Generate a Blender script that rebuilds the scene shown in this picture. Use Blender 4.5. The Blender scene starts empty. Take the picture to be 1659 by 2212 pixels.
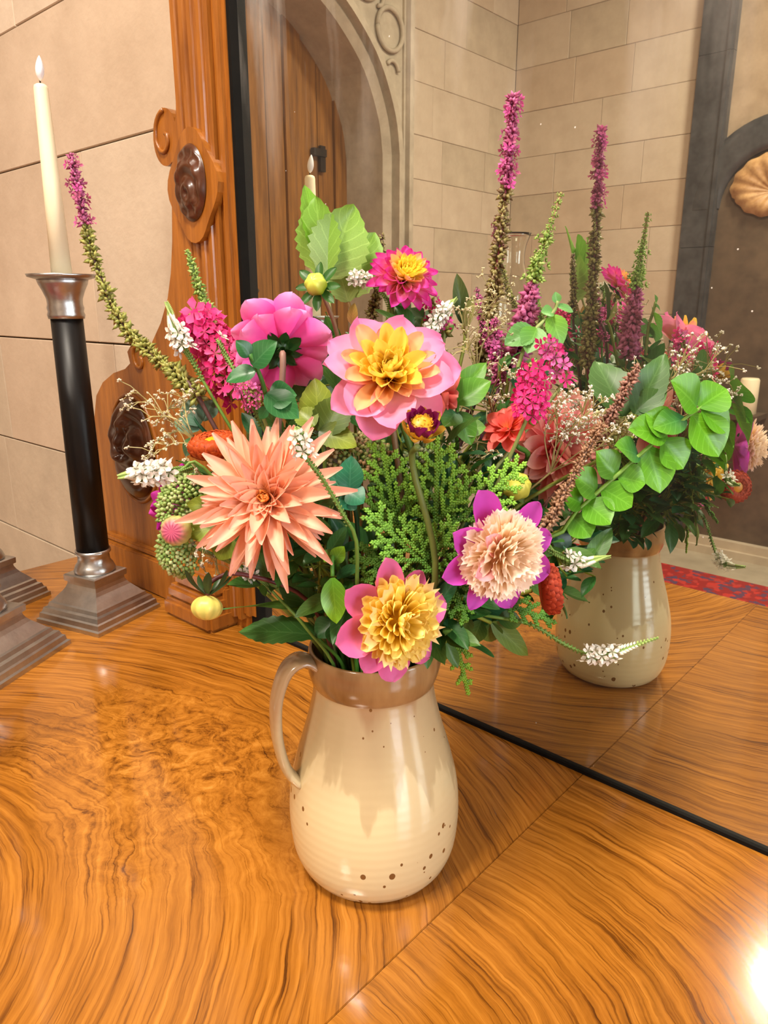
import bpy, math, random
import numpy as np
from mathutils import Vector, Matrix
R = random.Random(7)
PI = math.pi
scene = bpy.context.scene
COL = scene.collection

# ---------------------------------------------------------------- camera
F_PX = 1590.0; PITCH = math.radians(15.67); YAW = math.radians(41.7); CAM_H = 0.52
FWD = Vector((-math.sin(YAW)*math.cos(PITCH), math.cos(YAW)*math.cos(PITCH), -math.sin(PITCH)))
RIGHT = Vector((math.cos(YAW), math.sin(YAW), 0)); UP = RIGHT.cross(FWD)
FH = Vector((-math.sin(YAW), math.cos(YAW), 0))
CAM = Vector((0, 0, CAM_H))
cam = bpy.data.cameras.new('camera'); cam_o = bpy.data.objects.new('camera', cam); COL.objects.link(cam_o)
cam.sensor_fit = 'VERTICAL'; cam.sensor_height = 36; cam.sensor_width = 27; cam.lens = F_PX/2212*36
cam.clip_start = 0.02
cm = Matrix((RIGHT, UP, -FWD)).transposed().to_4x4(); cm.translation = CAM; cam_o.matrix_world = cm
scene.camera = cam_o
# ---------------------------------------------------------------- world, lights, exposure
w = bpy.data.worlds.new('world'); scene.world = w; w.use_nodes = True
w.node_tree.nodes['Background'].inputs[1].default_value = 0.0      # closed room: all light comes from its lamps and window
def area(name, loc, target, size, power, color):
    l = bpy.data.lights.new(name, 'AREA'); l.shape = 'DISK'; l.size = size; l.energy = power; l.color = color
    o = bpy.data.objects.new(name, l); COL.objects.link(o); o.location = loc
    o.rotation_euler = (Vector(target)-Vector(loc)).to_track_quat('-Z', 'Y').to_euler(); return o
# the room's own lights, all outside the picture: two warm ceiling lamps and a daylight window in the right-hand wall
# (the window's cool highlight shows on the pitcher's neck and on its reflection)
area('ceiling_lamp_table_offscreen', (-0.45, -0.55, 2.95), (-0.45, -0.3, 0.0), 0.55, 95, (1.0, 0.89, 0.75))
area('ceiling_lamp_room_offscreen', (-0.35, -2.35, 2.95), (-0.6, -2.3, 0.0), 0.55, 95, (1.0, 0.89, 0.75))
wl = area('window_right_offscreen', (2.96, -0.2, 1.0), (0.0, -0.2, 0.9), 1.0, 60, (0.80, 0.90, 1.0)); wl.data.shape = 'RECTANGLE'; wl.data.size_y = 1.7
scene.view_settings.view_transform = 'Standard'; scene.view_settings.look = 'None'
scene.view_settings.gamma = 1; scene.view_settings.use_curve_mapping = False
scene.view_settings.exposure = 0.34

# ---------------------------------------------------------------- pixel helpers
MIR = 0.7055
def ray(px, py): return FWD + RIGHT*((px-829.5)/F_PX) - UP*((py-1106)/F_PX)
_bi = [0]                                 # number of stems placed so far
OFF = {1: -0.0027, 4: 0.0083, 5: 0.0208, 6: 0.0042, 7: -0.0208, 8: -0.0020, 11: 0.0133, 18: 0.0083, 19: -0.0070, 20: -0.0105, 26: 0.0200, 27: -0.0120, 28: 0.0292, 29: 0.0250, 36: 0.0083, 39: 0.0167, 41: -0.0167, 43: -0.0042, 45: -0.0167, 47: 0.0020, 50: 0.0050, 57: -0.0208, 60: 0.0167, 62: -0.0083, 64: 0.0042, 67: 0.0292, 69: -0.0083, 70: -0.0042}  #OFF#
MID = {1: (0.0124, 0.0007, -0.0043), 3: (-0.0071, -0.0023, -0.0058), 4: (-0.0160, -0.0155, -0.0010), 5: (-0.0141, -0.0039, 0.0087), 6: (0.0008, -0.0051, 0.0009), 7: (-0.0011, 0.0197, -0.0124), 8: (0.0023, 0.0036, -0.0019), 9: (0.0356, 0.0027, -0.0103), 10: (0.0059, 0.0012, -0.0016), 11: (0.0329, 0.0015, -0.0131), 13: (-0.0033, -0.0077, -0.0003), 14: (0.0131, 0.0072, 0.0036), 15: (-0.0055, -0.0091, 0.0007), 16: (-0.0100, 0.0184, -0.0019), 17: (-0.0089, -0.0026, -0.0023), 18: (0.0036, -0.0100, -0.0037), 19: (0.0020, 0.0030, 0.0028), 20: (-0.0025, 0.0014, -0.0007), 22: (-0.0001, 0.0012, -0.0045), 23: (0.0102, -0.0140, 0.0018), 26: (0.0211, -0.0077, 0.0098), 27: (-0.0275, -0.0077, -0.0041), 28: (0.0096, -0.0047, -0.0042), 29: (0.0076, -0.0042, -0.0088), 30: (0.0082, -0.0290, 0.0088), 31: (0.0102, -0.0027, -0.0006), 32: (0.0013, -0.0043, -0.0003), 33: (0.0058, -0.0089, -0.0001), 35: (-0.0090, 0.0177, 0.0034), 37: (-0.0002, 0.0127, 0.0046), 38: (-0.0004, 0.0016, 0.0013), 40: (0.0173, -0.0178, 0.0002), 42: (0.0003, 0.0025, -0.0023), 44: (0.0171, 0.0478, -0.0156), 45: (0.0060, -0.0193, -0.0047), 46: (0.0026, -0.0044, -0.0003), 47: (-0.0086, 0.0023, 0.0029), 50: (0.0080, -0.0006, 0.0031), 51: (0.0152, 0.0006, -0.0034), 52: (0.0110, -0.0033, 0.0046), 54: (0.0065, -0.0104, 0.0044), 55: (0.0070, -0.0006, 0.0034), 60: (-0.0065, -0.0005, -0.0024), 61: (-0.0098, 0.0088, -0.0017), 64: (-0.0057, 0.0389, 0.0307), 65: (0.0068, -0.0110, 0.0036), 66: (0.0083, 0.0259, -0.0051), 67: (-0.0053, 0.0106, 0.0443), 68: (-0.0002, 0.0024, -0.0001), 69: (-0.0227, 0.0156, 0.0102), 70: (0.0116, -0.0296, 0.0173), 71: (0.0100, 0.0059, 0.0114), 74: (-0.0062, -0.0021, -0.0041), 75: (0.0058, -0.0022, -0.0035), 77: (0.0105, 0.0042, -0.0172), 81: (0.0294, -0.0065, -0.0050), 82: (-0.0040, 0.0146, -0.0097), 84: (-0.0134, 0.0043, 0.0070), 86: (-0.0058, -0.0030, 0.0109), 98: (-0.0028, 0.0095, -0.0139), 99: (-0.0003, -0.0086, -0.0006), 102: (-0.0008, -0.0012, 0.0063)}  #MID#
def at(px, py, dz):                       # dz: metres in front of the upright plane through the pitcher axis
    d = ray(px, py); return CAM + d*((0.607-dz-OFF.get(_bi[0]+1, 0))/d.dot(FH))
def tab(px, py, z=0.0):
    d = ray(px, py); return CAM + d*((z-CAM_H)/d.z)
def ony(px, py, y):
    d = ray(px, py); p = CAM + d*(y/d.y); return (p.x, p.z)
def depth(p): return (p-CAM).dot(FWD)
def pxm(p): return depth(p)/F_PX          # metres per pixel at p
def cv(r, u, t): return (RIGHT*r + UP*u - FWD*t).normalized()
def lin(c):
    return tuple(((x/255)/12.92 if x/255 <= .04045 else ((x/255+.055)/1.055)**2.4) for x in c)
def mixc(a, b, t): return tuple(a[i]*(1-t)+b[i]*t for i in range(3))

# ---------------------------------------------------------------- object helpers
def link(o): COL.objects.link(o); return o
def thing(name, label, cat, loc=(0, 0, 0), group=None):
    o = link(bpy.data.objects.new(name, None)); o.location = loc; o.empty_display_size = .01
    o['label'] = label; o['category'] = cat
    if group: o['group'] = group
    return o
def root_of(p):
    m = Matrix()
    while p is not None:
        m = p.matrix_basis @ m if False else Matrix(p.matrix_basis) @ m
        p = p.parent
    return m
def obj(name, me, mat=None, parent=None, mw=None, label=None, kind=None):
    o = link(bpy.data.objects.new(name, me))
    if mat and not me.materials: me.materials.append(mat)
    mw = mw or Matrix()
    if parent is not None:
        o.parent = parent; o.matrix_basis = root_of(parent).inverted() @ mw
    else: o.matrix_basis = mw
    if label: o['label'] = label
    if kind: o['kind'] = kind
    return o
def tag(o, label, cat, group=None):
    o['label'] = label; o['category'] = cat
    if group: o['group'] = group
    return o
def struct(name, me, mat, mw=None, parent=None):
    o = obj(name, me, mat, parent, mw)
    if parent is None: o['kind'] = 'structure'
    return o
class MB:
    def __init__(s): s.v = []; s.f = []; s.c = []
    def add(s, vs, fs, cs=None):
        n = len(s.v); s.v += [tuple(v) for v in vs]; s.f += [tuple(i+n for i in f) for f in fs]
        if cs is not None: s.c += [tuple(c) for c in cs]
    def box(s, x0, x1, y0, y1, z0, z1):
        s.add([(x, y, z) for z in (z0, z1) for y in (y0, y1) for x in (x0, x1)],
              [(0, 2, 3, 1), (4, 5, 7, 6), (0, 1, 5, 4), (2, 6, 7, 3), (0, 4, 6, 2), (1, 3, 7, 5)])
    def tube(s, pts, radii, n=6, cols=None, cap=True):
        pts = [Vector(p) for p in pts]; m = len(pts); vs = []; cs = []
        nrm = None
        for i, p in enumerate(pts):
            t = (pts[min(i+1, m-1)]-pts[max(i-1, 0)]).normalized()
            if nrm is None:
                nrm = t.orthogonal().normalized()
            nrm = (nrm - t*nrm.dot(t)).normalized(); b = t.cross(nrm)
            r = radii[i] if hasattr(radii, '__len__') else radii
            for k in range(n):
                a = 2*PI*k/n; vs.append(p+(nrm*math.cos(a)+b*math.sin(a))*r)
                if cols: cs.append(cols[i])
        fs = [(i*n+k, i*n+(k+1) % n, (i+1)*n+(k+1) % n, (i+1)*n+k) for i in range(m-1) for k in range(n)]
        if cap: fs += [tuple(range(n-1, -1, -1)), tuple((m-1)*n+k for k in range(n))]
        s.add(vs, fs, cs if cols else None)
    def lathe(s, prof, n=48, cx=0, cy=0, cap0=True, cap1=True):
        vs = [(cx+r*math.cos(2*PI*k/n), cy+r*math.sin(2*PI*k/n), z) for z, r in prof for k in range(n)]
        fs = [(i*n+k, i*n+(k+1) % n, (i+1)*n+(k+1) % n, (i+1)*n+k) for i in range(len(prof)-1) for k in range(n)]
        if cap0: fs.append(tuple(range(n-1, -1, -1)))
        if cap1: fs.append(tuple((len(prof)-1)*n+k for k in range(n)))
        s.add(vs, fs)
    def squarelathe(s, prof):
        vs = [(h*a, h*b, z) for z, h in prof for a, b in ((-1, -1), (1, -1), (1, 1), (-1, 1))]
        fs = [(i*4+k, i*4+(k+1) % 4, (i+1)*4+(k+1) % 4, (i+1)*4+k) for i in range(len(prof)-1) for k in range(4)]
        fs += [(3, 2, 1, 0), tuple((len(prof)-1)*4+k for k in range(4))]
        s.add(vs, fs)
    def prism(s, poly, y0, y1):            # poly in (x,z), extruded along y
        n = len(poly)
        s.add([(x, y0, z) for x, z in poly]+[(x, y1, z) for x, z in poly],
              [tuple(range(n)), tuple(range(2*n-1, n-1, -1))]+[(i, i+n, (i+1) % n+n, (i+1) % n) for i in range(n)])
    def bead(s, p, d, L, r, col=None):      # stretched octahedron along d
        d = Vector(d).normalized(); a = d.orthogonal().normalized(); b = d.cross(a); p = Vector(p)
        vs = [p, p+d*L]+[p+d*L*.55+(a*math.cos(k*PI/2)+b*math.sin(k*PI/2))*r for k in range(4)]
        fs = [(0, 3, 2), (0, 4, 3), (0, 5, 4), (0, 2, 5), (1, 2, 3), (1, 3, 4), (1, 4, 5), (1, 5, 2)]
        s.add(vs, fs, [col]*6 if col else None)
    def mesh(s, name, smooth=False):
        me = bpy.data.meshes.new(name); me.from_pydata(s.v, [], s.f); me.update()
        if s.c and len(s.c) == len(s.v):
            a = me.color_attributes.new('Col', 'FLOAT_COLOR', 'POINT')
            a.data.foreach_set('color', np.array([(*c[:3], 1) for c in s.c], 'f').ravel())
        if smooth: me.polygons.foreach_set('use_smooth', [True]*len(me.polygons))
        return me
def spline(pts, n=14):
    P = [Vector(p) for p in pts]; P = [P[0]*2-P[1]]+P+[P[-1]*2-P[-2]]; out = []
    segs = len(P)-3; per = max(2, n//segs)
    for i in range(1, len(P)-2):
        p0, p1, p2, p3 = P[i-1:i+3]
        for k in range(per):
            t = k/per
            out.append(.5*((2*p1)+(p2-p0)*t+(2*p0-5*p1+4*p2-p3)*t*t+(3*p1-p0-3*p2+p3)*t**3))
    out.append(P[-2]); return out

# ---------------------------------------------------------------- materials
def nmat(name):
    m = bpy.data.materials.new(name); m.use_nodes = True; nt = m.node_tree
    return m, nt, nt.nodes['Principled BSDF']
def N(nt, t, **kw):
    n = nt.nodes.new(t)
    for k, v in kw.items():
        if k.startswith('i_'):
            key = k[2:]; n.inputs[int(key) if key.isdigit() else key].default_value = v
        else: setattr(n, k, v)
    return n
def ramp(nt, stops, interp='LINEAR'):
    r = nt.nodes.new('ShaderNodeValToRGB'); e = r.color_ramp.elements; r.color_ramp.interpolation = interp
    while len(e) < len(stops): e.new(.5)
    for el, (p, c) in zip(e, stops): el.position = p; el.color = (*c, 1)
    return r
def vary(name, c1, c2, scale=8, rough=.5, metal=0, bump=0, bscale=40, stretch=(1, 1, 1), spec=.5, detail=6, coat=0):
    m, nt, b = nmat(name); L = nt.links
    tc = N(nt, 'ShaderNodeTexCoord'); mp = N(nt, 'ShaderNodeMapping'); mp.inputs['Scale'].default_value = stretch
    L.new(tc.outputs['Object'], mp.inputs[0])
    no = N(nt, 'ShaderNodeTexNoise', i_Scale=scale, i_Detail=detail, i_Roughness=.65); L.new(mp.outputs[0], no.inputs['Vector'])
    r = ramp(nt, [(.3, c1), (.7, c2)]); L.new(no.outputs[0], r.inputs[0]); L.new(r.outputs[0], b.inputs['Base Color'])
    b.inputs['Roughness'].default_value = rough; b.inputs['Metallic'].default_value = metal
    b.inputs['Specular IOR Level'].default_value = spec; b.inputs['Coat Weight'].default_value = coat
    if bump:
        n2 = N(nt, 'ShaderNodeTexNoise', i_Scale=bscale, i_Detail=5); L.new(mp.outputs[0], n2.inputs['Vector'])
        bu = N(nt, 'ShaderNodeBump', i_Strength=bump, i_Distance=.004); L.new(n2.outputs[0], bu.inputs['Height'])
        L.new(bu.outputs[0], b.inputs['Normal'])
    return m
def attrmat(name, rough=.5, trans=.25, veins=False, sheen=0, noise=.12, spec=.4):
    m, nt, b = nmat(name); L = nt.links
    at_ = N(nt, 'ShaderNodeAttribute', attribute_name='Col')
    tc = N(nt, 'ShaderNodeTexCoord'); no = N(nt, 'ShaderNodeTexNoise', i_Scale=90, i_Detail=3); L.new(tc.outputs['Object'], no.inputs['Vector'])
    mr = N(nt, 'ShaderNodeMapRange'); mr.inputs[1].default_value = .25; mr.inputs[2].default_value = .75
    mr.inputs[3].default_value = 1-noise; mr.inputs[4].default_value = 1+noise; L.new(no.outputs[0], mr.inputs[0])
    mu = N(nt, 'ShaderNodeVectorMath', operation='SCALE'); L.new(at_.outputs['Color'], mu.inputs[0]); L.new(mr.outputs[0], mu.inputs['Scale'])
    out = mu.outputs[0]
    if veins:
        uv = N(nt, 'ShaderNodeAttribute', attribute_name='LeafUV'); sp = N(nt, 'ShaderNodeSeparateXYZ'); L.new(uv.outputs['Vector'], sp.inputs[0])
        ab = N(nt, 'ShaderNodeMath', operation='ABSOLUTE'); L.new(sp.outputs[0], ab.inputs[0])
        sl = N(nt, 'ShaderNodeMath', operation='MULTIPLY_ADD'); L.new(ab.outputs[0], sl.inputs[0]); sl.inputs[1].default_value = -.32; L.new(sp.outputs[1], sl.inputs[2])
        ml = N(nt, 'ShaderNodeMath', operation='MULTIPLY'); L.new(sl.outputs[0], ml.inputs[0]); ml.inputs[1].default_value = 6.5
        fr = N(nt, 'ShaderNodeMath', operation='FRACT'); L.new(ml.outputs[0], fr.inputs[0])
        pp = N(nt, 'ShaderNodeMath', operation='PINGPONG'); L.new(fr.outputs[0], pp.inputs[0]); pp.inputs[1].default_value = .5
        lt = N(nt, 'ShaderNodeMath', operation='LESS_THAN'); L.new(pp.outputs[0], lt.inputs[0]); lt.inputs[1].default_value = .06
        l2 = N(nt, 'ShaderNodeMath', operation='LESS_THAN'); L.new(ab.outputs[0], l2.inputs[0]); l2.inputs[1].default_value = .05
        mx = N(nt, 'ShaderNodeMath', operation='MAXIMUM'); L.new(lt.outputs[0], mx.inputs[0]); L.new(l2.outputs[0], mx.inputs[1])
        m3 = N(nt, 'ShaderNodeMath', operation='MULTIPLY'); L.new(mx.outputs[0], m3.inputs[0]); m3.inputs[1].default_value = .45
        mc = N(nt, 'ShaderNodeMix', data_type='RGBA'); L.new(m3.outputs[0], mc.inputs[0]); L.new(out, mc.inputs[6]); 
        v1 = N(nt, 'ShaderNodeVectorMath', operation='MULTIPLY_ADD'); L.new(out, v1.inputs[0]); v1.inputs[1].default_value = (1.5, 1.4, 1.6); v1.inputs[2].default_value = (.03, .04, .02); L.new(v1.outputs[0], mc.inputs[7])
        out = mc.outputs[2]
    L.new(out, b.inputs['Base Color']); b.inputs['Roughness'].default_value = rough; b.inputs['Specular IOR Level'].default_value = spec
    if trans:
        tr = N(nt, 'ShaderNodeBsdfTranslucent'); L.new(out, tr.inputs[0]); mx = N(nt, 'ShaderNodeMixShader', i_0=trans)
        L.new(b.outputs[0], mx.inputs[1]); L.new(tr.outputs[0], mx.inputs[2]); L.new(mx.outputs[0], nt.nodes['Material Output'].inputs[0])
    return m
M_PETAL = attrmat('petal', .55, .3, noise=.06, spec=.25)
M_LEAF = attrmat('leaf', .42, .22, veins=True, noise=.12)
M_GLOSSLEAF = attrmat('gloss_leaf', .34, .14, veins=True, noise=.12, spec=.45)
M_STEM = attrmat('stem', .5, 0, noise=.15)
M_BUD = attrmat('bud', .4, .1, noise=.08)
M_STONE = vary('limestone', lin((190, 172, 150)), lin((208, 191, 169)), 5, .85, bump=.25, bscale=60)
M_STONE2 = vary('limestone_warm', lin((184, 163, 139)), lin((204, 184, 160)), 4, .85, bump=.25, bscale=50)
M_STONE3 = vary('limestone_grey', lin((178, 162, 140)), lin((200, 184, 160)), 6, .85, bump=.25, bscale=50)
M_MORTAR = vary('mortar', lin((164, 144, 120)), lin((186, 166, 140)), 20, .95)
M_ARCH = vary('carved_stone', lin((170, 158, 138)), lin((205, 192, 170)), 7, .8, bump=.2)
M_BLACKSTONE = vary('black_marble', lin((46, 46, 48)), lin((78, 78, 80)), 12, .45)
M_BROWNSTONE = vary('brown_marble', lin((70, 56, 44)), lin((104, 86, 68)), 6, .5)
M_SPANDREL = vary('pale_brown_marble', lin((150, 128, 104)), lin((182, 160, 134)), 7, .5)
M_SHELL = vary('gilt_shell', lin((150, 104, 60)), lin((214, 172, 120)), 14, .45)
M_FLOOR = vary('stone_floor', lin((150, 138, 118)), lin((186, 174, 152)), 3, .6)
M_OAK = vary('oak', lin((122, 68, 18)), lin((172, 106, 36)), 7, .32, bump=.12, bscale=60, stretch=(9, 9, .8), coat=.15)
M_OAKDARK = vary('dark_oak', lin((70, 34, 12)), lin((124, 62, 22)), 7, .3, bump=.12, bscale=60, stretch=(9, 9, .8), coat=.2)
M_CARVE = vary('carved_dark_wood', lin((52, 27, 16)), lin((92, 50, 28)), 25, .28, coat=.3)
M_DOOR = vary('door_oak', lin((104, 64, 18)), lin((160, 106, 38)), 5, .5, stretch=(7, 7, .5))
M_IRON = vary('iron', lin((30, 24, 20)), lin((58, 46, 36)), 20, .5, metal=.4)
M_BLACK = vary('black_lacquer', lin((8, 7, 8)), lin((16, 14, 14)), 10, .42, spec=.3)
M_FILLET = vary('black_fillet', lin((8, 7, 6)), lin((18, 15, 12)), 30, .7, spec=.15)
M_PEWTER = vary('pewter', (.40, .40, .40), (.56, .56, .55), 35, .36, metal=1, bump=.08, bscale=120)
M_WAX = vary('ivory_wax', lin((238, 222, 184)), lin((246, 234, 202)), 6, .45)
M_FLAME = vary('white_plastic_flame', lin((236, 234, 236)), lin((250, 250, 252)), 10, .35)
M_WICK = vary('wick', lin((30, 22, 18)), lin((60, 44, 34)), 30, .8)
M_BRASS = vary('latch', (.55, .55, .52), (.75, .75, .72), 10, .25, metal=1)
def m_carpet():
    m, nt, b = nmat('carpet'); L = nt.links; tc = N(nt, 'ShaderNodeTexCoord')
    vo = N(nt, 'ShaderNodeTexVoronoi', i_Scale=34); L.new(tc.outputs['Object'], vo.inputs['Vector'])
    sp = N(nt, 'ShaderNodeSeparateXYZ'); L.new(vo.outputs['Color'], sp.inputs[0])
    r = ramp(nt, [(0, lin((150, 26, 24))), (.45, lin((190, 44, 34))), (.6, lin((96, 56, 84))), (.75, lin((176, 50, 44))), (.92, lin((84, 60, 90)))], 'CONSTANT')
    L.new(sp.outputs[0], r.inputs[0]); L.new(r.outputs[0], b.inputs['Base Color']); b.inputs['Roughness'].default_value = 1; return m
M_CARPET = m_carpet()
def m_glass():
    m, nt, b = nmat('clear_glass'); b.inputs['Transmission Weight'].default_value = 1; b.inputs['Roughness'].default_value = .02
    b.inputs['IOR'].default_value = 1.45; b.inputs['Base Color'].default_value = (.95, .97, .95, 1); return m
M_GLASS = m_glass()
def m_mirror():
    m, nt, b = nmat('old_mirror'); L = nt.links
    b.inputs['Metallic'].default_value = 1; b.inputs['Roughness'].default_value = .012; b.inputs['Base Color'].default_value = (.70, .71, .62, 1)
    tc = N(nt, 'ShaderNodeTexCoord'); mp = N(nt, 'ShaderNodeMapping'); mp.inputs['Scale'].default_value = (9, 1, 1.3); mp.inputs['Rotation'].default_value = (0, .25, 0)
    L.new(tc.outputs['Object'], mp.inputs[0]); no = N(nt, 'ShaderNodeTexNoise', i_Scale=1.6, i_Detail=7); L.new(mp.outputs[0], no.inputs['Vector'])
    r = ramp(nt, [(.50, (0, 0, 0)), (.80, (1, 1, 1))]); L.new(no.outputs[0], r.inputs[0])
    sp = N(nt, 'ShaderNodeSeparateXYZ'); L.new(tc.outputs['Object'], sp.inputs[0])
    mr = N(nt, 'ShaderNodeMapRange'); mr.inputs[1].default_value = .62; mr.inputs[2].default_value = .95; mr.inputs[3].default_value = 0; mr.inputs[4].default_value = .8; L.new(sp.outputs[2], mr.inputs[0])
    mu = N(nt, 'ShaderNodeMath', operation='MULTIPLY'); L.new(r.outputs[0], mu.inputs[0]); L.new(mr.outputs[0], mu.inputs[1])
    vo = N(nt, 'ShaderNodeTexVoronoi', i_Scale=55); L.new(tc.outputs['Object'], vo.inputs['Vector'])
    lt = N(nt, 'ShaderNodeMath', operation='LESS_THAN'); L.new(vo.outputs['Distance'], lt.inputs[0]); lt.inputs[1].default_value = .05
    sc = N(nt, 'ShaderNodeSeparateXYZ'); L.new(vo.outputs['Color'], sc.inputs[0]); g = N(nt, 'ShaderNodeMath', operation='GREATER_THAN'); L.new(sc.outputs[0], g.inputs[0]); g.inputs[1].default_value = .86
    m4 = N(nt, 'ShaderNodeMath', operation='MULTIPLY'); L.new(lt.outputs[0], m4.inputs[0]); L.new(g.outputs[0], m4.inputs[1])
    m5 = N(nt, 'ShaderNodeMath', operation='MULTIPLY'); L.new(m4.outputs[0], m5.inputs[0]); m5.inputs[1].default_value = .7
    mx = N(nt, 'ShaderNodeMath', operation='MAXIMUM'); L.new(mu.outputs[0], mx.inputs[0]); L.new(m5.outputs[0], mx.inputs[1])
    ad = N(nt, 'ShaderNodeMath', operation='ADD'); L.new(mx.outputs[0], ad.inputs[0]); ad.inputs[1].default_value = .02
    df = N(nt, 'ShaderNodeBsdfDiffuse'); df.inputs[0].default_value = (.75, .72, .66, 1)
    ms = N(nt, 'ShaderNodeMixShader'); L.new(ad.outputs[0], ms.inputs[0]); L.new(b.outputs[0], ms.inputs[1]); L.new(df.outputs[0], ms.inputs[2])
    L.new(ms.outputs[0], nt.nodes['Material Output'].inputs[0]); return m
M_MIRROR = m_mirror()
def m_veneer(name, side):
    # figured veneer: growth arcs (left: rings about a point in front of the table; right: gently bending lines) and burr patches
    m, nt, b = nmat(name); L = nt.links
    def ma(op, a, c=None, d=None):
        n = N(nt, 'ShaderNodeMath', operation=op)
        for i, q in enumerate((a, c, d)):
            if q is None: continue
            if isinstance(q, (int, float)): n.inputs[i].default_value = q
            else: L.new(q, n.inputs[i])
        return n.outputs[0]
    tc = N(nt, 'ShaderNodeTexCoord'); sp = N(nt, 'ShaderNodeSeparateXYZ'); L.new(tc.outputs['Object'], sp.inputs[0])
    x, y = sp.outputs[0], sp.outputs[1]
    def noise(scale, detail=4, rough=.55, dist=0, w=0):
        n = N(nt, 'ShaderNodeTexNoise', i_Scale=scale, i_Detail=detail, i_Roughness=rough, i_Distortion=dist)
        mp = N(nt, 'ShaderNodeMapping'); mp.inputs['Location'].default_value = (w, w*.7, 0); L.new(tc.outputs['Object'], mp.inputs[0]); L.new(mp.outputs[0], n.inputs['Vector']); return n.outputs[0]
    if side == 'left':
        dx = ma('SUBTRACT', x, -.72); dy = ma('SUBTRACT', y, -.02)
        v = ma('SQRT', ma('ADD', ma('MULTIPLY', dx, dx), ma('MULTIPLY', dy, dy)))
        # burr mask around the middle of the leaf
        bx = ma('DIVIDE', ma('SUBTRACT', x, -.68), .22); by = ma('DIVIDE', ma('SUBTRACT', y, .40), .14)
        burr = ma('SUBTRACT', 1.25, ma('SQRT', ma('ADD', ma('MULTIPLY', bx, bx), ma('MULTIPLY', by, by))))
        burr = ma('ADD', burr, ma('MULTIPLY', ma('SUBTRACT', noise(6, 3, w=3), .5), 1.6))
        cl = N(nt, 'ShaderNodeClamp'); L.new(burr, cl.inputs[0]); burr = cl.outputs[0]
    else:
        dx = ma('MAXIMUM', ma('SUBTRACT', x, -.30), 0); k = ma('MULTIPLY_ADD', y, -6.0, 4.6)
        v = ma('ADD', y, ma('MULTIPLY', ma('MULTIPLY', dx, dx), ma('MAXIMUM', k, .1)))
        burr = ma('MULTIPLY', noise(4, 3, w=3), 0.1)
    big = ma('SUBTRACT', noise(5, 3, w=1), .5); fine = ma('SUBTRACT', noise(28, 4), .5)
    v2 = ma('ADD', v, ma('ADD', ma('MULTIPLY', big, ma('MULTIPLY_ADD', burr, .16, .028)), ma('MULTIPLY', fine, ma('MULTIPLY_ADD', burr, .06, .004))))
    w1 = ma('SINE', ma('MULTIPLY', v2, 330)); w2 = ma('SINE', ma('MULTIPLY_ADD', v2, 900, 1.3)); w3 = ma('SINE', ma('MULTIPLY', v2, 90))
    g = ma('ADD', ma('MULTIPLY', w1, .10), ma('ADD', ma('MULTIPLY', w2, .07), ma('MULTIPLY', w3, .06)))
    # along-grain streaks: noise sampled in (v2) so that fibres follow the arcs
    cx = N(nt, 'ShaderNodeCombineXYZ'); L.new(ma('MULTIPLY', v2, 220), cx.inputs[0]); L.new(ma('MULTIPLY', x, 9), cx.inputs[1]); L.new(ma('MULTIPLY', y, 9), cx.inputs[2])
    st = N(nt, 'ShaderNodeTexNoise', i_Scale=1, i_Detail=5, i_Roughness=.7); L.new(cx.outputs[0], st.inputs['Vector'])
    g = ma('ADD', g, ma('MULTIPLY', ma('SUBTRACT', st.outputs[0], .5), 1.5))
    g = ma('ADD', g, ma('MULTIPLY', ma('SUBTRACT', noise(3, 2, w=9), .5), .8))
    c2 = N(nt, 'ShaderNodeCombineXYZ'); L.new(ma('MULTIPLY', v2, 420), c2.inputs[0]); L.new(ma('MULTIPLY', x, 9), c2.inputs[1]); L.new(ma('MULTIPLY', y, 9), c2.inputs[2])
    s2 = N(nt, 'ShaderNodeTexNoise', i_Scale=1, i_Detail=2, i_Roughness=.6); L.new(c2.outputs[0], s2.inputs['Vector'])
    g = ma('SUBTRACT', g, ma('MULTIPLY', ma('MAXIMUM', ma('SUBTRACT', s2.outputs[0], .53), 0), 2.8))
    bn = ma('SUBTRACT', noise(34, 6, .7, 1.6, 5), .5)
    g = ma('ADD', ma('MULTIPLY', g, ma('MULTIPLY_ADD', burr, -.55, 1)), ma('MULTIPLY', ma('MULTIPLY', bn, burr), 3.8))
    gg = ma('MULTIPLY_ADD', g, .58, .55)
    r = ramp(nt, [(.05, lin((66, 34, 8))), (.27, lin((112, 64, 16))), (.5, lin((152, 94, 28))), (.72, lin((176, 114, 40))), (.95, lin((192, 134, 60)))])
    L.new(gg, r.inputs[0]); L.new(r.outputs[0], b.inputs['Base Color'])
    rr = N(nt, 'ShaderNodeMapRange'); rr.inputs[3].default_value = .10; rr.inputs[4].default_value = .20; L.new(noise(8, 4, w=2), rr.inputs[0]); L.new(rr.outputs[0], b.inputs['Roughness'])
    b.inputs['Specular IOR Level'].default_value = .5; b.inputs['Coat Weight'].default_value = .35; b.inputs['Coat Roughness'].default_value = .06
    return m
M_VENL = m_veneer('figured_veneer_burr', 'left'); M_VENR = m_veneer('figured_veneer', 'right')
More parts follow.
